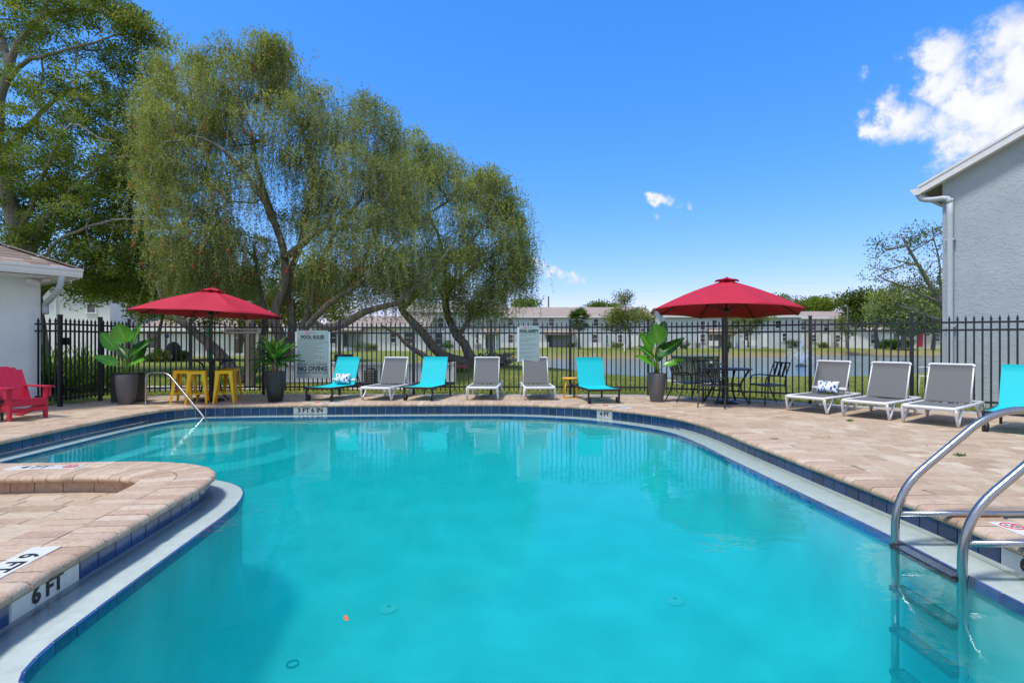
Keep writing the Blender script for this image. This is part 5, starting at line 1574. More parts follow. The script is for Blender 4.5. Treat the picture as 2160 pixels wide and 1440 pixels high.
# -- live oak on the left
YO = 19.0
limbs = [(P(YO, (78, 790), (70, 690), (62, 600), (46, 520), (24, 440), (4, 340), (-4, 250), (10, 170), (38, 95), (90, 30), (125, -40)), .40, .05),
         (P(YO, (56, 590, .2), (72, 510, -.4), (110, 445, -.9), (170, 385, -1.2), (235, 335, -1.6), (290, 330, -1.8)), .15, .02),
         (P(YO, (14, 170), (55, 132, -.5), (120, 112, -1), (200, 88, -1.3), (270, 72, -1.2), (335, 84, -1)), .085, .012),
         (P(YO, (20, 140), (0, 70, .5), (-30, 10, .8), (-60, -70, 1)), .15, .03),
         (P(YO, (60, 600), (110, 520, -1), (180, 480, -1.6), (260, 462, -2), (345, 470, -2.2), (400, 500, -2.2)), .075, .015),
         (P(YO, (22, 430), (-40, 330, .6), (-100, 240, 1), (-150, 180, 1)), .16, .03),
         (P(YO, (62, 640), (130, 585, 1.2), (220, 585, 1.6), (310, 610, 1.2), (390, 625, .6)), .16, .02),
         (P(YO, (10, 320), (60, 265, 1.5), (130, 200, 2), (210, 170, 2)), .16, .02),
         (P(YO, (90, 30), (180, 20, -.6), (250, 40, -.8), (310, 60, -1)), .09, .015),
         (P(YO, (40, 500), (110, 330, -1.8), (150, 262, -2.2), (205, 290, -2.5), (240, 300, -2.5)), .09, .015)]
spec = [(60, 320, 110, 90, YO, 2.8, 90), (200, 240, 130, 80, YO, 2.6, 110), (130, 185, 120, 50, YO + .6, 2.2, 40), (255, 330, 100, 80, YO - .6, 2.4, 85), (120, 400, 130, 70, YO - .3, 2.8, 95),
        (250, 430, 120, 70, YO, 2.6, 90), (320, 380, 60, 60, YO + 1, 2, 40), (190, 520, 120, 55, YO + .6, 2.6, 95), (300, 530, 110, 70, YO + .5, 2.4, 100), (180, 590, 110, 40, YO + .8, 2.2, 70),
        (380, 570, 110, 60, YO + .4, 2.2, 90), (250, 620, 90, 28, YO + .4, 1.8, 45), (430, 620, 80, 38, YO + 1.2, 2, 55), (30, 480, 60, 60, YO + 1, 2, 25),
        (60, -10, 110, 30, YO, 2.2, 45), (160, 18, 80, 28, YO - .6, 1.8, 40), (255, 35, 70, 32, YO - .8, 1.6, 42), (305, 75, 45, 26, YO - .9, 1.2, 26), (110, 75, 70, 26, YO, 2, 18), (30, 60, 60, 60, YO + .6, 2, 25),
        (200, 118, 60, 20, YO - .6, 1.4, 10), (-60, 150, 110, 160, YO + 1, 2.6, 80), (-60, 420, 90, 120, YO + 1, 2.4, 60), (300, 250, 50, 60, YO, 1.8, 34), (290, 150, 50, 40, YO, 1.4, 22), (250, 110, 50, 20, YO, 1.2, 10), (340, 180, 30, 24, YO, 1, 10), (330, 330, 40, 60, YO, 1.6, 24)]
pts = blobs(spec, 21); pts = pts[np.random.default_rng(1).random(len(pts)) < .95]
V, T = sprays(pts, 125, .44, .105, .052, 22, up=.5, flat=.6)
tree('oak_tree', 'tall broad oak with pale forking limbs rising behind the clubhouse roof', at(78, 742, YO), limbs, pts, 23, (V, T), 'bark_pale', crown_mat='oak_leaf', tipr=.0075, group=None)

# -- weeping bottlebrush, many stems
YB = 16.0
limbs = [(P(YB, (512, 812), (475, 760), (440, 722), (398, 690), (355, 655), (330, 600)), -.20, .05),
         (P(YB, (520, 812), (540, 772), (548, 735), (556, 690), (548, 600, .6), (535, 520, .8)), -.14, .04),
         (P(YB, (600, 816), (604, 760), (592, 712), (580, 680), (586, 640), (604, 590), (600, 545), (584, 480), (562, 420), (542, 350), (528, 270)), -.20, .035),
         (P(YB, (600, 545), (640, 515, -.4), (690, 470, -.8), (722, 400, -1)), .12, .03),
         (P(YB, (584, 480), (548, 405, -.6), (500, 345, -1), (450, 302, -1.2), (400, 285, -1.4)), .10, .025),
         (P(YB, (603, 770), (616, 690, .4), (608, 620, .5), (618, 560, .5), (644, 470, .4), (660, 370, .2), (640, 280), (596, 190), (568, 115)), .14, .02),
         (P(YB, (606, 768), (642, 690, .3), (660, 625, .4), (672, 575, .3), (704, 495), (760, 420, -.3), (790, 340, -.6)), .14, .02),
         (P(YB, (608, 766), (646, 690, -.2), (692, 640, -.4), (742, 608, -.6), (800, 560, -.8), (848, 480, -1)), .12, .02),
         (P(YB, (610, 772), (655, 706, -.3), (722, 684, -.4), (790, 650, -.5), (832, 640, -.5), (900, 585, -.4), (950, 520)), .165, .025),
         (P(YB, (700, 640, 1.4), (760, 560, 1.6), (810, 460, 1.6), (830, 380, 1.4)), .09, .02)]
spec = [(395, 270, 75, 40, YB - .4, 1.6, 34), (470, 215, 90, 50, YB, 1.8, 46), (545, 165, 60, 45, YB, 1.6, 36), (575, 105, 34, 28, YB, .8, 12), (560, 130, 50, 30, YB + .3, 1, 12), (400, 165, 60, 30, YB + 1, 1.2, 14), (640, 235, 70, 40, YB + .3, 1.8, 34),
        (610, 300, 90, 50, YB, 2, 38), (710, 275, 80, 38, YB + .3, 1.8, 34), (790, 300, 60, 40, YB + .5, 1.6, 30), (440, 350, 90, 50, YB - .6, 1.8, 44), (550, 400, 90, 55, YB - .4, 2, 32), (690, 380, 110, 60, YB, 2, 50), (800, 370, 90, 60, YB, 2, 50),
        (420, 430, 80, 50, YB - .6, 1.8, 38), (450, 500, 90, 45, YB - .6, 1.8, 36), (510, 520, 70, 50, YB - .3, 1.6, 24), (640, 450, 70, 40, YB + .5, 1.6, 18), (740, 480, 90, 55, YB - .4, 1.9, 40), (840, 460, 80, 60, YB - .2, 1.9, 42),
        (700, 545, 80, 35, YB - .5, 1.6, 22), (800, 545, 90, 45, YB - .4, 1.8, 36), (390, 540, 60, 40, YB - .3, 1.5, 22), (870, 560, 60, 40, YB + .2, 1.5, 20), (560, 560, 40, 40, YB + 1.5, 1, 10), (400, 575, 60, 26, YB - .3, 1.3, 18), (460, 580, 60, 26, YB - .2, 1.3, 18), (520, 590, 50, 26, YB + .8, 1.2, 16), (660, 590, 60, 24, YB + 1.2, 1.2, 20), (730, 585, 60, 24, YB + .2, 1.3, 22), (800, 590, 60, 24, YB, 1.3, 22), (860, 600, 50, 20, YB + .2, 1.2, 14), (330, 420, 26, 60, YB - .2, 1.0, 16), (340, 330, 26, 50, YB - .2, 1.0, 14), (660, 400, 80, 60, YB + 1, 1.4, 26), (620, 360, 70, 50, YB + .8, 1.4, 22), (700, 470, 70, 50, YB + 1, 1.4, 24), (380, 220, 60, 40, YB, 1.4, 20), (480, 270, 80, 40, YB - .2, 1.6, 22), (860, 400, 50, 50, YB + .2, 1.4, 18)] + [(x, y, 14, 20, YB + .1 * (x % 5), .6, 5) for x, y in ((558, 96), (584, 104), (604, 130), (540, 118), (412, 122), (430, 128), (480, 108), (350, 140), (780, 222), (815, 244), (552, 104), (575, 100), (594, 120), (604, 148), (420, 132), (468, 118), (500, 128), (335, 142), (312, 190), (640, 190), (690, 212), (742, 226), (768, 222), (800, 242), (838, 280), (318, 260), (312, 330), (330, 450))]
pts = blobs(spec, 31); pts = pts[np.random.default_rng(2).random(len(pts)) < .92]; pts = holes(pts, [(588, 405, 32), (560, 470, 26), (640, 375, 22), (505, 420, 18), (622, 520, 26), (690, 330, 18), (745, 430, 20), (520, 265, 15), (470, 320, 14), (835, 420, 16), (600, 250, 15), (690, 500, 18), (800, 500, 15)])
V1, T1, ends = strands(pts, 10, .4, 1.5, .085, .023, 32, gap=.045, spread=.26)
V2, T2 = sprays(pts, 80, .38, .09, .03, 33, up=.9)
T2 = np.clip(T2, 0, .88)
bb = tree('bottlebrush_tree', 'weeping bottlebrush with many dark stems and hanging twigs behind the red umbrella', at(560, 790, YB), limbs, pts, 34, (np.concatenate([V1, V2]), np.concatenate([T1, T2])), 'bark', crown_mat='bottlebrush_leaf', tipr=.0065)
rb = np.random.default_rng(35); wgt = np.clip(1.4 - (ends[:, 0] - at(330, 0, YB).x) / 5.5, .05, 1); wgt = wgt * (ends[:, 1] < YB + .3)
sel = ends[rb.random(len(ends)) < wgt * .085]; nb = 16
c_ = np.repeat(sel, nb, 0) + rb.normal(0, 1, (len(sel) * nb, 3)) * np.array((.018, .018, .05))
d_ = rb.normal(0, 1, c_.shape); d_ /= np.linalg.norm(d_, axis=1)[:, None]
V = leaf_quads(c_, d_, np.full(len(c_), .05), np.full(len(c_), .022))
o = link('blossoms', quad_mesh('blossoms', V, np.clip(np.repeat(rb.uniform(0, 1, len(sel)), nb), 0, 1), 'bloom_red'), bb); o.location = -bb.location; tag(o, 'faded red bottlebrush flowers', kind='stuff')

# -- second one, its trunks reclining from a root plate
YC = 20.0
limbs = [(P(YC, (1012, 778), (975, 764), (930, 748), (893, 705), (862, 668), (846, 650), (838, 600), (850, 520)), -.25, .04),
         (P(YC, (1010, 776), (990, 745), (966, 708), (946, 668), (938, 620), (935, 540), (905, 450)), -.21, .04),
         (P(YC, (985, 782), (945, 764), (905, 756), (868, 735), (838, 705), (806, 690)), -.17, .04),
         (P(YC, (846, 652), (890, 610, -.6), (940, 560, -1), (1000, 500, -1.2), (1040, 440, -1)), .13, .02),
         (P(YC, (938, 620), (985, 575, .5), (1040, 540, .8), (1080, 520, 1)), .11, .02),
         (P(YC, (838, 600), (800, 520, .8), (790, 440, 1), (810, 370, 1)), .12, .02),
         (P(YC, (966, 708), (1000, 660, -.8), (1040, 640, -1), (1070, 620, -1)), .10, .02)]
spec = [(870, 340, 80, 45, YC, 1.8, 34), (930, 375, 80, 40, YC, 2, 38), (1010, 410, 70, 40, YC, 2, 40), (1065, 440, 40, 40, YC, 1.4, 20), (860, 430, 90, 55, YC - .2, 2, 44), (960, 460, 100, 55, YC - .5, 2.2, 54), (1060, 510, 55, 50, YC - .3, 1.8, 36),
        (900, 530, 90, 45, YC - .6, 2, 34), (1000, 545, 90, 50, YC - .6, 2.2, 50), (1075, 570, 45, 45, YC - .2, 1.6, 30), (1040, 620, 50, 30, YC, 1.6, 28), (960, 610, 70, 34, YC - .4, 1.8, 34), (900, 610, 60, 26, YC + .4, 1.6, 20), (1010, 655, 55, 18, YC + .2, 1.4, 16), (1105, 550, 18, 30, YC, .8, 8)] + [(x, y, 14, 18, YC, .6, 5) for x, y in ((895, 300), (950, 345), (1026, 372), (1058, 388), (1092, 474), (1104, 520), (1102, 570),(880, 302), (905, 328), (930, 335), (968, 362), (1005, 372), (1040, 385), (1054, 398), (1074, 432), (1088, 466), (1100, 508), (1106, 548), (1102, 592))]
pts = blobs(spec, 41); pts = pts[np.random.default_rng(3).random(len(pts)) < .95]; pts = holes(pts, [(930, 450, 20), (1010, 500, 18), (880, 500, 18), (1000, 590, 18), (1060, 550, 14), (950, 570, 16), (900, 390, 14)])
V1, T1, _ = strands(pts, 9, .4, 1.4, .095, .027, 42, gap=.05, spread=.30)
V2, T2 = sprays(pts, 95, .46, .105, .037, 43, up=.9)
bc = tree('bottlebrush_tree', 'weeping bottlebrush whose dark trunks recline from a bare root plate on the lawn', at(1000, 775, YC), limbs, pts, 44, (np.concatenate([V1, V2]), np.concatenate([T1, np.clip(T2, 0, .9)])), 'bark', crown_mat='bottlebrush_leaf', tipr=.0065)
rr_ = np.random.default_rng(45); mb = MB()
for k in range(46):
    a = np.array(at(1008 + rr_.uniform(0, 30), 765 + rr_.uniform(-10, 10), YC + rr_.uniform(-.5, .5))); e = np.array(at(1040 + rr_.uniform(-5, 60), 755 + rr_.uniform(-14, 16), YC + rr_.uniform(-.7, .7)))
    m1 = (a * 2 + e) / 3 + rr_.normal(0, .14, 3); m2 = (a + 2 * e) / 3 + rr_.normal(0, .14, 3)
    sp = smooth_path([a, m1, m2, e], .12); r0 = rr_.uniform(.025, .075); mb.tube(sp, list(np.linspace(r0, r0 * .35, len(sp))), 6)
o = mb.build('roots', 'bark_pale', bc, smooth=True); o.location = -bc.location

# -- green trees seen through the stems
def simple(name, label, trunk_px, Y, spec, seed, n, spread, ll, lw, mat, bark='bark', r0=.12, group=None, tipr=.02, extra=(), bow=.12):
    base = at(trunk_px[0][0], trunk_px[0][1], Y)
    limbs = [(P(Y, *trunk_px), r0, r0 * .3)] + [(P(Y, *e), r0 * .5, r0 * .12) for e in extra]
    pts = blobs(spec, seed); V, T = sprays(pts, n, spread, ll, lw, seed + 1)
    return tree(name, label, base, limbs, pts, seed + 2, (V, T), bark, crown_mat=mat, tipr=tipr, step=Y * .03, group=group, bow=bow)
simple('shade_tree', 'pale green leafy tree seen between the bottlebrush stems', [(505, 745), (508, 690), (500, 620)], 30, [(500, 600, 60, 60, 30, 2, 40), (545, 650, 70, 40, 30, 2, 40), (470, 640, 50, 40, 30, 2, 26), (620, 630, 60, 50, 30, 2, 40), (690, 640, 50, 36, 30, 2, 30), (650, 570, 60, 40, 30, 2, 26)], 51, 110, .8, .19, .10, 'light_leaf', r0=.2)
simple('shade_tree', 'dark leafy tree in front of the white house beside the oak', [(330, 745), (335, 700), (350, 640)], 31, [(330, 640, 80, 40, 31, 2, 50), (420, 650, 60, 40, 31, 2, 34), (260, 610, 60, 28, 31, 2, 26)], 55, 110, .75, .17, .09, 'dark_leaf', r0=.16)
YR = 23.0
simple('sparse_tree', 'sparse thin branched tree leaning out beside the grey building', [(2010, 738), (2003, 690), (1985, 640), (1955, 590), (1925, 540), (1905, 500)], YR,
       [(1885, 520, 38, 36, YR, 1.6, 34), (1940, 500, 40, 34, YR, 1.6, 28), (1870, 570, 34, 26, YR, 1.6, 24), (1920, 600, 60, 34, YR, 1.8, 34), (1975, 500, 26, 30, YR, 1.4, 20), (1985, 570, 24, 40, YR, 1.4, 22), (1940, 650, 60, 30, YR, 1.8, 20)],
       61, 17, .42, .12, .055, 'dark_leaf', 'bark_pale', .15, tipr=.009, extra=[[(1955, 590), (1935, 560, .6), (1885, 548, .8)], [(1985, 640), (1983, 570, .4), (1968, 505, .5)], [(2000, 680), (1950, 665, -.6), (1890, 640, -.8)], [(1985, 640), (1930, 615), (1870, 590)]])
simple('shade_tree', 'dark round tree on the far shore next to the apartment roof', [(1850, 735), (1848, 700), (1845, 660)], 66, [(1820, 632, 34, 20, 66, 3, 24), (1842, 655, 44, 28, 66, 3, 36), (1815, 668, 22, 18, 66, 3, 14)], 71, 150, 1.5, .30, .2, 'dark_leaf', r0=.3, tipr=.03)
simple('shade_tree', 'grey green drooping tree on the far shore before the low houses', [(1905, 738), (1905, 700), (1900, 660)], 58, [(1890, 630, 50, 26, 58, 3, 34), (1900, 665, 60, 34, 58, 3, 44), (1935, 680, 40, 22, 58, 3, 20)], 75, 140, 1.3, .30, .15, 'bottlebrush_leaf', r0=.25, tipr=.03)
simple('shade_tree', 'dark tree on the far shore partly hidden by the grey building', [(1968, 738), (1970, 700), (1968, 660)], 62, [(1965, 640, 34, 28, 62, 3, 24), (1975, 675, 36, 26, 62, 3, 26)], 79, 140, 1.4, .3, .2, 'dark_leaf', r0=.25, tipr=.03)
for i, (lab, x, yb, sp) in enumerate((('flat topped yellow green pine above the apartment roof, the wide one beside the umbrella', 1715, 665, [(1700, 645, 38, 12, 105, 4, 20), (1740, 638, 34, 10, 105, 4, 22), (1668, 643, 22, 10, 105, 4, 10), (1728, 652, 50, 8, 105, 4, 18)]),
                                    ('small yellow green pine just beside the red canopy over the far roof', 1648, 660, [(1642, 633, 18, 9, 110, 3, 12), (1650, 645, 22, 8, 110, 3, 10)]),
                                    ('small pine top over the far roof next to the bottlebrush crown', 1112, 650, [(1116, 640, 22, 5, 112, 3, 14), (1095, 643, 14, 4, 112, 3, 8)]),
                                    ('low pine top over the far roof between the palm and the leafy tree', 1262, 655, [(1258, 645, 18, 6, 112, 3, 12), (1285, 650, 22, 5, 112, 3, 12)]))):
    simple('pine_tree', lab, [(x, 735), (x + 2, 690), (x, yb)], sp[0][4], sp, 81 + 4 * i, 120, 1.5, .42, .24, 'pine_leaf', r0=.28, tipr=.05, group=None)
simple('shade_tree', 'light green open tree on the far bank standing right of the palm', [(1329, 738), (1328, 705), (1322, 670), (1318, 640)], 70, [(1316, 632, 16, 16, 70, 2, 16), (1320, 660, 40, 20, 70, 3, 34), (1290, 672, 28, 14, 70, 2, 18), (1352, 668, 26, 16, 70, 2, 18), (1310, 690, 40, 12, 70, 2, 14)], 101, 70, 1.0, .26, .13, 'light_leaf', r0=.18, tipr=.03)
simple('shade_tree', 'small light green tree on the far bank behind the umbrella pole', [(1577, 733), (1578, 712), (1572, 690)], 66, [(1570, 672, 44, 16, 66, 2, 26), (1605, 676, 26, 14, 66, 2, 16), (1560, 695, 40, 10, 66, 2, 12)], 105, 70, .9, .24, .12, 'light_leaf', r0=.14, tipr=.03)
simple('shade_tree', 'thin young tree beside the lamp post on the far bank', [(1785, 735), (1784, 705), (1780, 680)], 62, [(1775, 680, 16, 14, 62, 1.5, 10), (1790, 700, 18, 14, 62, 1.5, 10)], 109, 50, .8, .22, .12, 'light_leaf', r0=.08, tipr=.02)

# -- fan palm
YP = 72.0; base = at(1222, 736, YP)
r = thing('palm_tree', 'fan palm with a round head on the far bank', 'palm tree', base)
MB().tube([(0, 0, -.3), (-.05, 0, 2.0), (.0, 0, 3.9)], [.2, .16, .17], 8).build('trunk', 'bark_pale', r, smooth=True)
rp_ = np.random.default_rng(120); Vs, Ts = [], []
for k in range(46):
    el_ = rp_.uniform(-55, 85); az = rp_.uniform(0, 2 * math.pi)
    d0 = np.array((math.cos(az) * math.cos(R(el_)), math.sin(az) * math.cos(R(el_)), math.sin(R(el_))))
    hub = np.array((0, 0, 4.0)) + d0 * rp_.uniform(.7, 1.1); sd_ = np.cross(d0, (0, 0, 1)); sd_ /= np.linalg.norm(sd_) + 1e-9; upv = np.cross(sd_, d0)
    a = np.linspace(-1.5, 1.5, 15)
    d = np.cos(a)[:, None] * d0 + np.sin(a)[:, None] * sd_ + rp_.normal(0, .05, (15, 3)); d[:, 2] -= .25; d /= np.linalg.norm(d, axis=1)[:, None]
    Vs.append(leaf_quads(np.repeat(hub[None], 15, 0), d, np.full(15, 1.15), np.full(15, .16), np.cross(d, upv))); Ts.append(np.full(15, np.clip((.95 if el_ < -35 else .4) + rp_.normal(0, .12), 0, 1)))
link('crown', quad_mesh('crown', np.concatenate(Vs), np.concatenate(Ts), 'palm_leaf'), r)

# -- strappy shrubs behind the gate
def strappy(name, label, x, y, z, n, h, seed, mat='shrub_leaf', w=.05, cat='shrub', spread=.4, group=None):
    r_ = np.random.default_rng(seed); root = thing(name, label, cat, (x, y, z), 0, group)
    Vs, Ts = [], []
    for k in range(n):
        az = r_.uniform(0, 6.283); el_ = r_.uniform(.5, 1.45); L_ = h * r_.uniform(.6, 1.15); b = np.array((r_.normal(0, spread), r_.normal(0, spread * .5), 0))
        d = np.array((math.cos(az) * math.cos(el_), math.sin(az) * math.cos(el_), math.sin(el_))); side = np.cross(d, (0, 0, 1)); side /= np.linalg.norm(side)
        p = b; t_ = np.clip(r_.normal(.5, .2), 0, 1)
        for q in range(4):
            nb_ = p + d * L_ / 4; Vs.append(np.array([p - side * w * (.4, .5, .45, .3)[q], p + side * w * (.4, .5, .45, .3)[q], nb_ + side * w * (.5, .45, .3, .02)[q], nb_ - side * w * (.5, .45, .3, .02)[q]])); Ts.append(t_)
            p = nb_; d = d + np.array((0, 0, -.16 * (q + 1) * .6)); d /= np.linalg.norm(d)
    link('leaves', quad_mesh('leaves', np.concatenate(Vs), np.array(Ts), mat), root)
    return root
for i, (px, Y, n, h, lab) in enumerate(((100, 12.6, 90, 1.5, 'tall strap leaved shrub growing against the clubhouse corner'), (150, 13.2, 90, 1.25, 'strap leaved shrub behind the gate post'), (186, 13.0, 90, 1.15, 'strap leaved shrub behind the middle of the gate'), (228, 13.4, 70, .95, 'low strap leaved shrub behind the hinge post of the gate'))):
    strappy('shrub', lab, (px - 1080) * Y / FOC, Y, -.05, n, h, 130 + i, spread=.38)
# ================================================================== FAR BUILDINGS
def house(label, x0, x1, Y, zb, ze, zr, wall='far_wall', depth=9.0, wins=(), name='house', cat='house', gable=None, roof='far_roof', over=.5):
    """long block facing the pool: wall, roof with eaves, windows; x in metres"""
    root = thing(name, label, cat, ((x0 + x1) / 2, Y, zb)); w = x1 - x0; h = ze - zb; hr = zr - zb
    MB().box((0, depth / 2, h / 2 - .3), (w, depth, h + .6)).build('wall', wall, root)
    mb = MB(); o = over; a = w / 2 + o
    if gable == 'front':
        vs = [(-a, -o, h), (0, -o, hr), (0, depth, hr), (-a, depth, h), (a, -o, h), (a, depth, h)]
        mb.add(vs + [(x, y, z + .2) for x, y, z in vs], [(6, 7, 8, 9), (7, 10, 11, 8), (0, 3, 2, 1), (1, 2, 5, 4), (0, 1, 7, 6), (1, 4, 10, 7), (0, 6, 9, 3), (4, 5, 11, 10)])
        g = MB(); g.add([(-w / 2, 0, h - .05), (w / 2, 0, h - .05), (0, 0, hr - .05), (-w / 2, .3, h - .05), (w / 2, .3, h - .05), (0, .3, hr - .05)], [(0, 1, 2), (5, 4, 3), (1, 4, 5, 2), (0, 2, 5, 3)]); g.build('gable_wall', wall, root)
    else:
        k = depth / 2
        vs = [(-a, -o, h), (a, -o, h), (a - k * .0, k, hr), (-a + k * .0, k, hr), (a, depth + o, h), (-a, depth + o, h)]
        mb.add(vs + [(x, y, z + .22) for x, y, z in vs], [(6, 7, 8, 9), (9, 8, 10, 11), (0, 3, 2, 1), (3, 5, 4, 2), (0, 1, 7, 6), (1, 2, 8, 7), (2, 4, 10, 8), (3, 0, 6, 9), (5, 3, 9, 11)])
        g = MB(); g.add([(-w / 2, 0, h), (-w / 2, depth, h), (-w / 2, k, hr)], [(0, 2, 1)]); g.build('gable_wall', wall, root)
        g = MB(); g.add([(w / 2, 0, h), (w / 2, depth, h), (w / 2, k, hr)], [(0, 1, 2)]); g.build('gable_wall', wall, root)
    mb.build('roof', roof, root)
    if gable != 'front':
        MB().box((0, -o - .05, h + .1), (w + 2 * o, .1, .22)).build('gutter', 'far_white', root)
    for px, py, ww, hh, kind in wins:
        x = (px - 1080) * Y / FOC - (x0 + x1) / 2; z = CAMZ + (722 - py) * Y / FOC - zb
        if kind == 'w':
            f = MB(); f.box((-ww / 2, -.04, 0), (.09, .10, hh + .16)); f.box((ww / 2, -.04, 0), (.09, .10, hh + .16)); f.box((0, -.041, hh / 2 + .04), (ww + .08, .10, .09)); f.box((0, -.041, -hh / 2 - .04), (ww + .2, .14, .09)); f.box((0, -.03, 0), (ww, .06, .06))
            fo = f.build('window', 'far_white', root); fo.location = (x, 0, z)
            MB().box((0, -.012, 0), (ww, .02, hh)).build('pane', 'pane_glass', fo)
        elif kind == 'd':
            MB().box((x, -.03, z), (ww, .06, hh)).build('door', 'far_white', root)
        elif kind == 'r':
            MB().box((x, -.03, z), (ww, .06, hh)).build('door', 'door_red', root)
        elif kind == 'p':                           # dark porch opening with a little roof
            MB().box((x, -.02, z), (ww, .04, hh)).build('porch_opening', 'screen', root)
            MB().box((x - ww * .36, -.05, z - hh * .02), (ww * .2, .04, hh * .86)).build('sliding_door', 'pane_glass', root)
            m = MB(); m.add([(x - ww / 2 - .4, -1.5, z + hh / 2), (x + ww / 2 + .4, -1.5, z + hh / 2), (x + ww / 2 + .4, .0, z + hh / 2 + .7), (x - ww / 2 - .4, .0, z + hh / 2 + .7), (x - ww / 2 - .4, -1.5, z + hh / 2 - .18), (x + ww / 2 + .4, -1.5, z + hh / 2 - .18), (x + ww / 2 + .4, 0, z + hh / 2 - .18), (x - ww / 2 - .4, 0, z + hh / 2 - .18)],
                            [(0, 1, 2, 3), (4, 7, 6, 5), (0, 4, 5, 1), (1, 5, 6, 2), (3, 7, 4, 0)]); m.build('porch_roof', roof, root)
            for sx in (-1, 1): MB().box((x + sx * ww / 2, -1.4, z - .05), (.12, .12, hh)).build('porch_post', 'far_white', root)
        elif kind == 's':                           # white privacy wall before a patio
            MB().box((x, -1.2, z), (ww, .12, hh)).build('patio_wall', 'far_white', root)
    return root
def mx(px, Y): return (px - 1080) * Y / FOC
Y = 86
house('long grey blue apartment block with brown roof behind the fan palm', mx(1046, Y), mx(1372, Y), Y, .3, 5.25, 7.1, wins=[(1077, 678, .85, 1.15, 'w'), (1129, 679, .9, 1.25, 'w'), (1163, 679, .9, 1.25, 'w'), (1257, 680, .85, 1.1, 'w'), (1281, 680, .3, 1.1, 'w'), (1389 - 10, 682, .7, 1.1, 'w'), (1310, 681, .85, 1.1, 'w'),
      (1077, 714, .85, 1.3, 'w'), (1180, 718, 4.2, 2.2, 'p'), (1256, 715, .9, 1.5, 'w'), (1281, 715, .3, 1.4, 'w'), (1308, 714, .8, 1.2, 'w'), (1222, 718, .8, 2.1, 'd'), (1074, 728, 2.6, .9, 's'), (1146, 727, 1.7, .9, 's'), (1255, 727, 2.0, .8, 's'), (1338, 719, 1.2, 1.9, 'd'), (1355, 700, .6, 1.1, 'w')], depth=10, name='apartment_block', cat='building')
Y = 80
house('white two storey apartment block directly behind the red umbrella across the pond', mx(1404, Y), mx(1690, Y), Y, .38, 5.0, 6.6, wall='far_wall', wins=[(1482, 686, .8, 1.3, 'w'), (1507, 683, .8, 1.2, 'w'), (1553, 684, .8, 1.2, 'w'), (1590, 684, .8, 1.1, 'w'), (1482, 713, .8, 1.2, 'w'), (1519, 717, 3.2, 2.0, 'p'), (1546, 720, .9, 1.9, 'd'), (1499, 724, 1.5, .8, 's'), (1576, 723, 1.9, .8, 's'), (1574, 711, .8, 1.0, 'w'), (1612, 718, .9, 2.0, 'd'), (1655, 711, .8, 1.2, 'w'), (1640, 684, .8, 1.1, 'w')], depth=10, name='apartment_block', cat='building')
Y = 84
house('beige apartment block with pale brown roof behind the street lamp', mx(1672, Y), mx(1836, Y), Y, .45, 4.95, 6.25, wall='far_wall_beige', wins=[(1694, 688, .8, 1.2, 'w'), (1715, 689, .8, 1.1, 'w'), (1742, 690, .8, 1.1, 'w'), (1800, 690, .8, 1.1, 'w'), (1717, 713, .8, 1.1, 'w'), (1767, 714, .8, 1.1, 'w'), (1690, 718, .9, 2.0, 'd'), (1743, 718, 1.4, 2.0, 'd'), (1805, 718, 1.3, 2.0, 'd'), (1768, 725, 1.4, .8, 's'), (1822, 716, 1.6, 2.2, 'p')], depth=10, name='apartment_block', cat='building')
Y = 78
house('low white house with grey porch across the pond under the drooping tree', mx(1832, Y), mx(1918, Y), Y, .55, 2.9, 4.2, wall='far_wall_white', wins=[(1843, 714, 1.0, 1.4, 'w'), (1875, 717, 1.4, 2.0, 'd'), (1890, 712, .9, 1.1, 'w')])
house('low beige house with a red door beside the grey building', mx(1916, Y), mx(2040, Y), Y - 1, .5, 3.0, 4.3, wall='far_wall_beige', wins=[(1941, 716, .7, 2.1, 'r'), (1975, 712, 1.0, 1.1, 'w')])
Y = 70
house('white two storey house end with small windows behind the reclining trunks', mx(900, Y), mx(1052, Y), Y, .35, 5.2, 6.6, wall='far_wall', wins=[(930, 680, .8, 1.2, 'w'), (927, 714, .9, 1.5, 'w'), (1010, 714, .8, 1.3, 'w'), (987, 680, .8, 1.1, 'w'), (1016, 719, .8, 2.0, 'd'), (1035, 719, 1.4, 2.1, 'p')])
Y = 64
house('white house with grey sliding door and small porch behind the POOL RULES sign', mx(690, Y), mx(898, Y), Y, .35, 3.0, 4.4, wall='far_wall_white', wins=[(690 + 12, 712, .8, 1.4, 'w'), (742, 714, 2.2, 2.1, 'p'), (787, 715, .8, 2.0, 'd'), (862, 712, 1.2, 1.4, 'w'), (830, 712, .8, 1.2, 'w')])
house('taller white house wing behind the low house, half hidden by the weeping crown', mx(820, Y), mx(930, Y), Y + 11, .35, 5.6, 7.0, wall='far_wall_white', wins=[(870, 690, .9, 1.2, 'w')])
Y = 40
house('tall white stucco house end behind the gate, under the oak branches', mx(60, Y), mx(232, Y), Y, .3, 5.6, 7.2, wall='far_wall_white', wins=[(254 - 60, 640, .7, 1.4, 'w')], depth=8)
MB().tube([(0, 0, 0), (0, 0, 5.0)], .06, 8).build('downspout', 'far_white', tag(thing('downspout', 'white downspout on the tall white house behind the gate', 'downspout', (mx(118, 39.9), 39.88, .3)))) 
house('grey stucco house wing set back behind the potted plant and the gate', mx(214, Y + 3), mx(330, Y + 3), Y + 3, .3, 5.6, 7.2, wall='far_wall', wins=[(254, 640, .9, 1.6, 'w'), (262, 715, .9, 2.1, 'd')], depth=8)
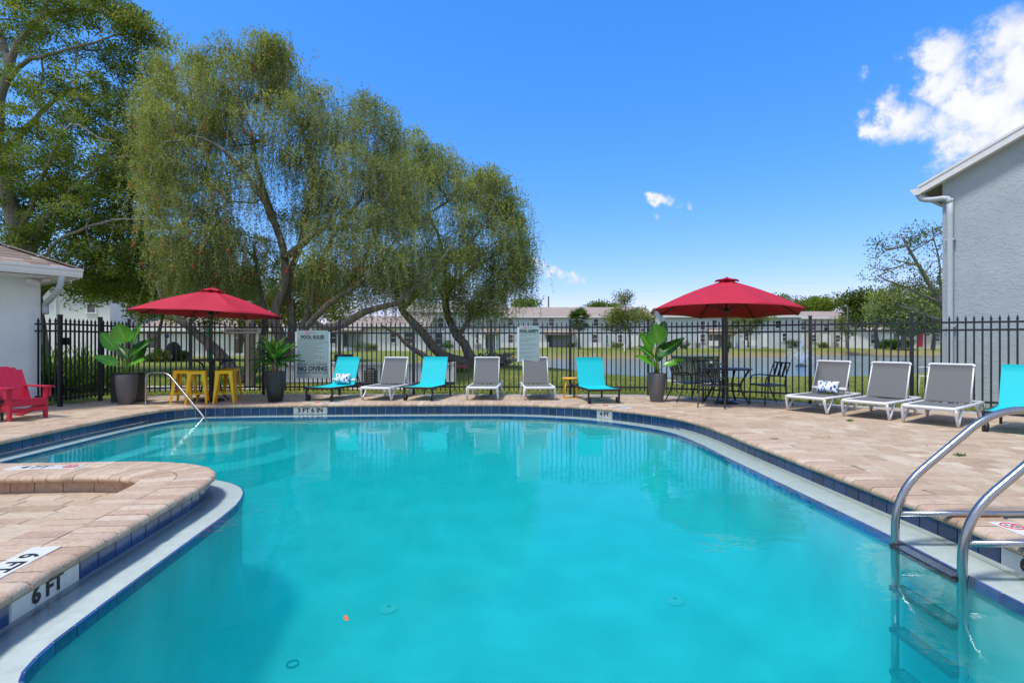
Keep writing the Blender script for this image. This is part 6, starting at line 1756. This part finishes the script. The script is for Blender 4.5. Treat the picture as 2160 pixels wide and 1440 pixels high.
house('low white house with brown roof and grey porch behind the umbrella', mx(295, Y), mx(600, Y), Y, .35, 2.05, 3.2, wall='far_wall_white', wins=[(300 + 22, 716, .9, 1.3, 'w'), (395, 718, 1.2, 1.6, 'd'), (505, 712, .8, 1.2, 'w'), (470, 715, .8, 1.5, 'd')], over=.4)

# ---- shrubs and cooling units at the foot of the far houses
for i, (px, Y, rr_, hh, mat, lab) in enumerate(((1104, 84, .8, 1.0, 'shrub_leaf', 'round shrub between two windows of the long grey blue block'), (1205, 84, .7, .9, 'dark_leaf', 'dark shrub beside the white door behind the palm'), (1298, 83, .9, 1.0, 'light_leaf', 'pale shrub under the light green tree of the far bank'),
        (1440, 78, .9, 1.2, 'dark_leaf', 'dark shrub at the white gable across the pond'), (1530, 78, .7, .9, 'shrub_leaf', 'low shrub beside the umbrella pole on the far bank'), (1668, 80, 1.1, 1.3, 'dark_leaf', 'broad dark shrub where the two far apartment blocks meet'), (1730, 81, .7, .8, 'light_leaf', 'small pale shrub at the foot of the beige apartment block'), (1850, 75, .8, .9, 'shrub_leaf', 'shrub under the low white house window across the pond'), (945, 68, .9, 1.1, 'shrub_leaf', 'shrub under the window of the house behind the reclining trunks'))):
    x = mx(px, Y); z = float(ground_z(x, Y)[0]); r = thing('bush', lab, 'bush', (x, Y - .8, z))
    q_ = np.random.default_rng(500 + i); pp = q_.normal(0, 1, (26, 3)); pp /= np.linalg.norm(pp, axis=1)[:, None]; pp = pp * np.array((rr_, rr_ * .7, hh / 2)) * (q_.random(26) ** .4)[:, None] + np.array((0, 0, hh / 2))
    V, T = sprays(pp, 40, .3, .18, .10, 520 + i); link('leaves', quad_mesh('leaves', V, T, mat), r)
for i, (px, Y, lab) in enumerate(((1115, 84.6, 'grey cooling unit before the long grey blue block'), (1468, 78.6, 'grey cooling unit at the corner of the white gable'), (1758, 82.6, 'grey cooling unit before the beige block'), (1010, 68.6, 'grey cooling unit behind the exposed tree roots'))):
    x = mx(px, Y); r = thing('cooling_unit', lab, 'cooling unit', (x, Y - .5, float(ground_z(x, Y)[0])))
    MB().cbox((0, 0, .45), (.85, .7, .9), .03).build('body', 'vinyl_rail', r); MB().lathe([(.3, 0), (.3, .03), (.05, .05), (.001, .05)], (0, 0, .9), 14).build('fan_guard', 'ac_dark', r)
    for k in range(5): MB().box((0, -.355, .2 + k * .13), (.7, .02, .06)).build('slat', 'grey_pot', r)

# ---- things on the lawn
tf = thing('transformer_cabinet', 'green metal transformer cabinet with warning label on a concrete pad', 'utility box', (5.6, 15.6, 0))
z0 = float(ground_z(5.6, 15.6)[0])
MB().cbox((0, .4, z0 + .02), (1.5, 1.3, .12), .02).build('pad', 'concrete', tf)
MB().cbox((0, .4, z0 + .44), (1.12, .95, .74), .02).build('body', 'transformer_green', tf)
MB().cbox((0, .38, z0 + .83), (1.18, 1.02, .06), .02).build('lid', 'transformer_green', tf)
MB().cbox((.28, -.083, z0 + .44), (.55, .012, .70), .004).build('door', 'transformer_green', tf)
MB().cbox((.28, -.092, z0 + .66), (.16, .006, .17), .001).build('warning_label', 'label_white', tf)
MB().box((.24, -.0965, z0 + .70), (.05, .002, .03)).box((.24, -.0965, z0 + .64), (.05, .002, .03)).build('label_mark', 'symbol_red', tf)
MB().box((.05, -.092, z0 + .77), (.10, .006, .025)).box((.45, -.092, z0 + .77), (.10, .006, .025)).build('warning_strip', 'label_yellow', tf)
MB().cbox((.5, -.095, z0 + .73), (.035, .02, .05), .003).build('handle', 'black_metal', tf)

vf = thing('screen_fence', 'low white vinyl slat fence round pool equipment behind the loungers', 'fence', (-4.3, 15.3, -.05))
xs_ = np.arange(-2.6, 2.55, .135)
for x in xs_: MB().cbox((x, 0, .31), (.118, .03, .50), .004).build('slat', 'vinyl_white', vf)
MB().cbox((0, -.03, .60), (5.3, .07, .09), .006).build('rail', 'vinyl_rail', vf); MB().cbox((0, -.03, .075), (5.3, .06, .06), .006).build('rail', 'vinyl_rail', vf)
for x in (-2.62, -.95, .75, 2.6): MB().cbox((x, -.0, .33), (.11, .11, .66), .01).build('post', 'vinyl_white', vf)
for x, lab in ((-4.05, 'dark pump unit in front of the low white fence, behind the pillowed lounger'),):
    pu = thing('pump_unit', lab, 'pump', (x, 14.95, -.06)); MB().cbox((0, 0, .24), (.34, .3, .44), .03).build('body', 'ac_dark', pu)
    for k in range(5): MB().cbox((0, -.155, .1 + k * .07), (.28, .012, .03), .004).build('grille_slat', 'grey_pot', pu)
    MB().lathe([(.12, .46), (.12, .5), (.02, .52), (.001, .52)], n=16).build('cap', 'ac_dark', pu)
ac = thing('utility_cabinet', 'dark grey cabinet standing behind the low white fence', 'utility box', (-5.35, 16.6, 0)); MB().cbox((0, 0, .35), (.5, .4, .9), .02).build('body', 'ac_dark', ac); MB().cbox((0, -.205, .4), (.4, .012, .6), .004).build('door', 'grey_pot', ac)

ptl = thing('timber_post', 'square weathered timber post on the lawn behind the rosette plant', 'post', (mx(527, 14.2), 14.2, -.1))
MB().cbox((0, 0, 1.1), (.17, .17, 2.6), .012).build('post', 'wood_pole', ptl)
bn = thing('garden_banner', 'green and pink garden banner hanging on a thin pole on the lawn', 'banner', (mx(428, 24), 24, .05))
MB().tube([(0, 0, 0), (0, 0, 1.9)], .012, 6).tube([(0, 0, 1.88), (.34, 0, 1.88)], .01, 6).build('pole', 'black_metal', bn)
MB().box((.12, 0, 1.3), (.10, .02, 1.1)).build('pink_panel', 'banner_pink', bn); MB().box((.26, 0, 1.02), (.16, .02, 1.6)).build('green_panel', 'banner_green', bn)
for i, (px, py, Y, r_, mat, lab, hh) in enumerate(((340, 737, 30, .34, 'bloom', 'yellow flowering bush before the low white house', .7), (318, 742, 30, .3, 'shrub_leaf', 'small dark bush beside the yellow flowering one', .4), (385, 742, 31, .3, 'shrub_leaf', 'small spiky bush next to the covered grill', .6), (757, 733, 60, .6, 'shrub_leaf', 'round bush before the porch of the white house', 1.1), (777, 735, 60, .55, 'light_leaf', 'yellow green bush beside the porch of the white house', .9), (790, 735, 60, .5, 'light_leaf', 'pale bush at the end of the white house porch', .9))):
    z = float(ground_z(mx(px, Y), Y)[0]); r = thing('bush', lab, 'bush', (mx(px, Y), Y, z))
    q_ = np.random.default_rng(200 + i); pp = q_.normal(0, 1, (30, 3)); pp /= np.linalg.norm(pp, axis=1)[:, None]; pp = pp * np.array((r_, r_, hh / 2)) * (q_.random(30) ** .4)[:, None] + np.array((0, 0, hh / 2))
    V, T = sprays(pp, 40, .22 * r_ / .34, .12, .06, 210 + i); link('leaves', quad_mesh('leaves', V, T, 'shrub_leaf' if mat == 'bloom' else mat), r)
    if mat == 'bloom':
        V, T = sprays(pp[:18], 24, .2, .10, .08, 230); link('blossoms', quad_mesh('blossoms', V, T, 'bloom_red'), r).data.materials[0] = MATS['bloom_yellow']
hz_ = thing('hedge', 'low dark green hedge before the low houses on the far bank', 'hedge', (mx(1880, 74), 74, .45))
q_ = np.random.default_rng(240); pp = np.stack([q_.uniform(-1.0, 2.8, 160) * 1.0, q_.uniform(-.5, .5, 160), q_.uniform(.1, .9, 160)], 1)
V, T = sprays(pp, 60, .4, .2, .12, 241); link('leaves', quad_mesh('leaves', V, T, 'shrub_leaf'), hz_)
gr = thing('covered_grill', 'grill under a black cover before the low white house', 'grill', (mx(366, 31), 31, .1))
MB().lathe([(.42, 0), (.40, .5), (.36, .85), (.22, 1.05), (.05, 1.12), (.001, 1.12)], n=12).build('cover', 'cover_black', gr, smooth=True)
MB().lathe([(.1, 0), (.12, .1), (.1, .25), (.001, .3)], (.1, -.44, .1), 10).build('gas_bottle', 'far_white', gr, smooth=True)
gz_ = thing('gazing_ball', 'shiny blue garden ball on a stand before the low white house', 'garden ball', (mx(352, 30.5), 30.5, .1))
MB().tube([(0, 0, 0), (0, 0, 1.35)], .02, 6).build('stand', 'black_metal', gz_); MB().lathe([(.001, -.13)] + [(.13 * math.cos(a), .13 * math.sin(a)) for a in np.linspace(-1.4, 1.4, 9)] + [(.001, .13)], (0, 0, 1.46), 16).build('ball', 'glass_blue', gz_, smooth=True)
fb = thing('flower_bed', 'row of pink flowers at the foot of the reclining trunks', 'flowers', (mx(964, 18.2), 18.2, .0)); mb = MB(); q_ = random.Random(3)
zf = float(ground_z(mx(964, 18.2), 18.2)[0])
for k in range(26): mb.lathe([(.02, -.02), (.045, 0), (.03, .03), (.001, .04)], (q_.uniform(-.3, .35), q_.uniform(-.15, .15), zf + .12 + q_.uniform(0, .1)), 6)
mb.build('blossoms', 'pink_flower', fb)
V, T = sprays(np.stack([np.linspace(-.3, .35, 14), np.zeros(14), np.full(14, zf + .08)], 1), 20, .12, .1, .03, 260); link('leaves', quad_mesh('leaves', V, T, 'shrub_leaf'), fb)
# posts and poles on the far bank
for px, y0, y1, Y, rr, lab in ((1157, 650, 625, 95, .14, 'bare utility pole standing behind the long brown roof'), (1394, 733, 658, 76, .07, 'thin grey pole in front of the apartment gable beside the umbrella')):
    zt = CAMZ + (722 - y1) * Y / FOC; r = thing('utility_pole', lab, 'pole', (mx(px, Y), Y, .3)); MB().tube([(0, 0, 0), (0, 0, zt - .3)], rr, 8).build('pole', 'wood_pole', r)
lp = thing('street_lamp', 'tall street lamp with a short arm on the far bank beside the young tree', 'street lamp', (mx(1788, 64), 64, .3))
zt = CAMZ + (722 - 646) * 64 / FOC - .3; MB().tube([(0, 0, 0), (0, 0, zt)], [.11, .07], 8).build('pole', 'wood_pole', lp); MB().tube([(0, 0, zt - .1), (-.6, 0, zt + .05)], .035, 6).build('arm', 'grey_pot', lp); MB().cbox((-.75, 0, zt + .05), (.4, .16, .09), .02).build('lamp_head', 'grey_pot', lp)
wp = thing('marker_post', 'short white post on the lawn of the far bank', 'post', (mx(1318, 60), 60, .1)); MB().cbox((0, 0, .3), (.18, .18, .95), .02).build('post', 'far_white', wp); MB().add([(-.1, -.1, .775), (.1, -.1, .775), (.1, .1, .775), (-.1, .1, .775), (0, 0, .86)], [(0, 1, 4), (1, 2, 4), (2, 3, 4), (3, 0, 4), (3, 2, 1, 0)]).build('cap', 'far_white', wp)
# white plastic chair by the building
wc = thing('garden_chair', 'white plastic garden chair seen between the fence and the grey building', 'chair', (mx(1972, 12.4), 12.4, -.05), R(200))
for sx in (-1, 1):
    for sy in (-1, 1): MB().tube([(sx * .24, sy * .22, 0), (sx * .21, sy * .2, .42)], .018, 6).build('leg', 'white_resin', wc)
    MB().tube(smooth_path([(sx * .23, -.22, .40), (sx * .25, -.2, .62), (sx * .25, .2, .64)], .1), .018, 6).build('arm', 'white_resin', wc)
MB().cbox((0, 0, .42), (.46, .44, .025), .006).build('seat', 'white_resin', wc)
for k in range(5): MB().bar((-.18 + k * .09, .20, .44), (-.19 + k * .095, .32, .86), .06, .012).build('back_slat', 'white_resin', wc)
MB().bar((-.23, .32, .87), (.23, .32, .87), .03, .05).build('top_rail', 'white_resin', wc)

# ---- fountain in the pond
YF = 37.0; fx_ = mx(1690, YF)
ft = thing('fountain', 'white water fountain spraying up from the pond', 'fountain', (fx_, YF, PONDZ))
MB().lathe([(.35, 0), (.35, .06), (.12, .12), (.05, .2), (.001, .2)], n=16).build('nozzle', 'ac_dark', ft, smooth=True, sharp=40)
q_ = np.random.default_rng(300); Vs, Ts = [], []
for vert, n in ((5.6, 26), (4.4, 60), (3.6, 60)):
    for k in range(n):
        az = q_.uniform(0, 6.283); hs = q_.uniform(.02, .25) if vert > 5 else q_.uniform(.7, 1.9); v0 = vert * q_.uniform(.9, 1.08)
        T_ = np.linspace(.02, 2 * v0 / 9.8 * .98, 60) + q_.normal(0, .01, 60)
        T_ = T_[q_.random(60) < .55]
        p = np.stack([math.cos(az) * hs * T_, math.sin(az) * hs * T_, v0 * T_ - 4.9 * T_ ** 2 + .15], 1) + q_.normal(0, .03, (len(T_), 3))
        d = np.stack([np.full(len(T_), math.cos(az) * hs), np.full(len(T_), math.sin(az) * hs), v0 - 9.8 * T_], 1); d /= np.linalg.norm(d, axis=1)[:, None]
        p = p[p[:, 2] > .01] if False else p
        ok_ = p[:, 2] > .02; Vs.append(leaf_quads(p[ok_], d[ok_], np.full(ok_.sum(), .07), np.full(ok_.sum(), .012))); Ts.append(np.full(ok_.sum(), .5))
link('water_spray', quad_mesh('water_spray', np.concatenate(Vs), np.concatenate(Ts), 'water_jet'), ft)

# ---- leaves and weeds
fl = thing('floating_leaf', 'single curled orange leaf floating on the pool', 'leaf', ((730 - 1080) * 2.55 / FOC, 2.55, WATER + .004), R(-60)); fl.scale = (1.5, 1.5, 1.5)
MB().add([(-.022, 0, .002), (-.008, -.007, .0), (.01, -.006, .0), (.024, .004, .004), (.01, .006, .003), (-.008, .006, .003), (0, 0, -.001)], [(0, 1, 6), (1, 2, 6), (2, 3, 6), (3, 4, 6), (4, 5, 6), (5, 0, 6)]).build('leaf', 'fallen_leaf', fl)
q_ = random.Random(12)
mb = MB()
for k in range(70):
    Yl = 5.0 + 5.6 * q_.random(); x = q_.uniform(-.98, .98) * Yl
    if not in_poly(np.array([x]), np.array([Yl]), deck_poly)[0] or dist_poly(np.array([x]), np.array([Yl]), POOLP)[0] < .05: continue
    a = q_.uniform(0, 6.28); s = q_.uniform(.012, .028); ca, sa = math.cos(a) * s, math.sin(a) * s
    mb.add([(x - ca, Yl - sa, .012), (x - sa * .3, Yl + ca * .3, .014), (x + ca, Yl + sa, .018), (x + sa * .3, Yl - ca * .3, .013)], [(0, 3, 2, 1)])
mb.build('fallen_leaves', 'soil'); tag(bpy.data.objects['fallen_leaves'], 'small dry brown leaves scattered over the brick deck', kind='stuff')
for px, py, lab in ((2026, 961, 'small green weed in the deck joints near the ladder'), (1793, 888, 'tiny green weed beside the middle grey lounger foot')):
    Yl = FOC * CAMZ / (py - 722); r = thing('weed', lab, 'weed', ((px - 1080) * Yl / FOC, Yl, .0)); p_ = np.zeros((10, 3)); p_[:, 0] = np.linspace(-.04, .04, 10); p_[:, 2] = .008
    V, T = sprays(p_ * .8, 9, .025, .026, .011, 400 + px, flat=.4); V[:, 2] = np.abs(V[:, 2]) + .002; link('leaves', quad_mesh('leaves', V, T, 'shrub_leaf'), r)
bpy.context.view_layer.update()
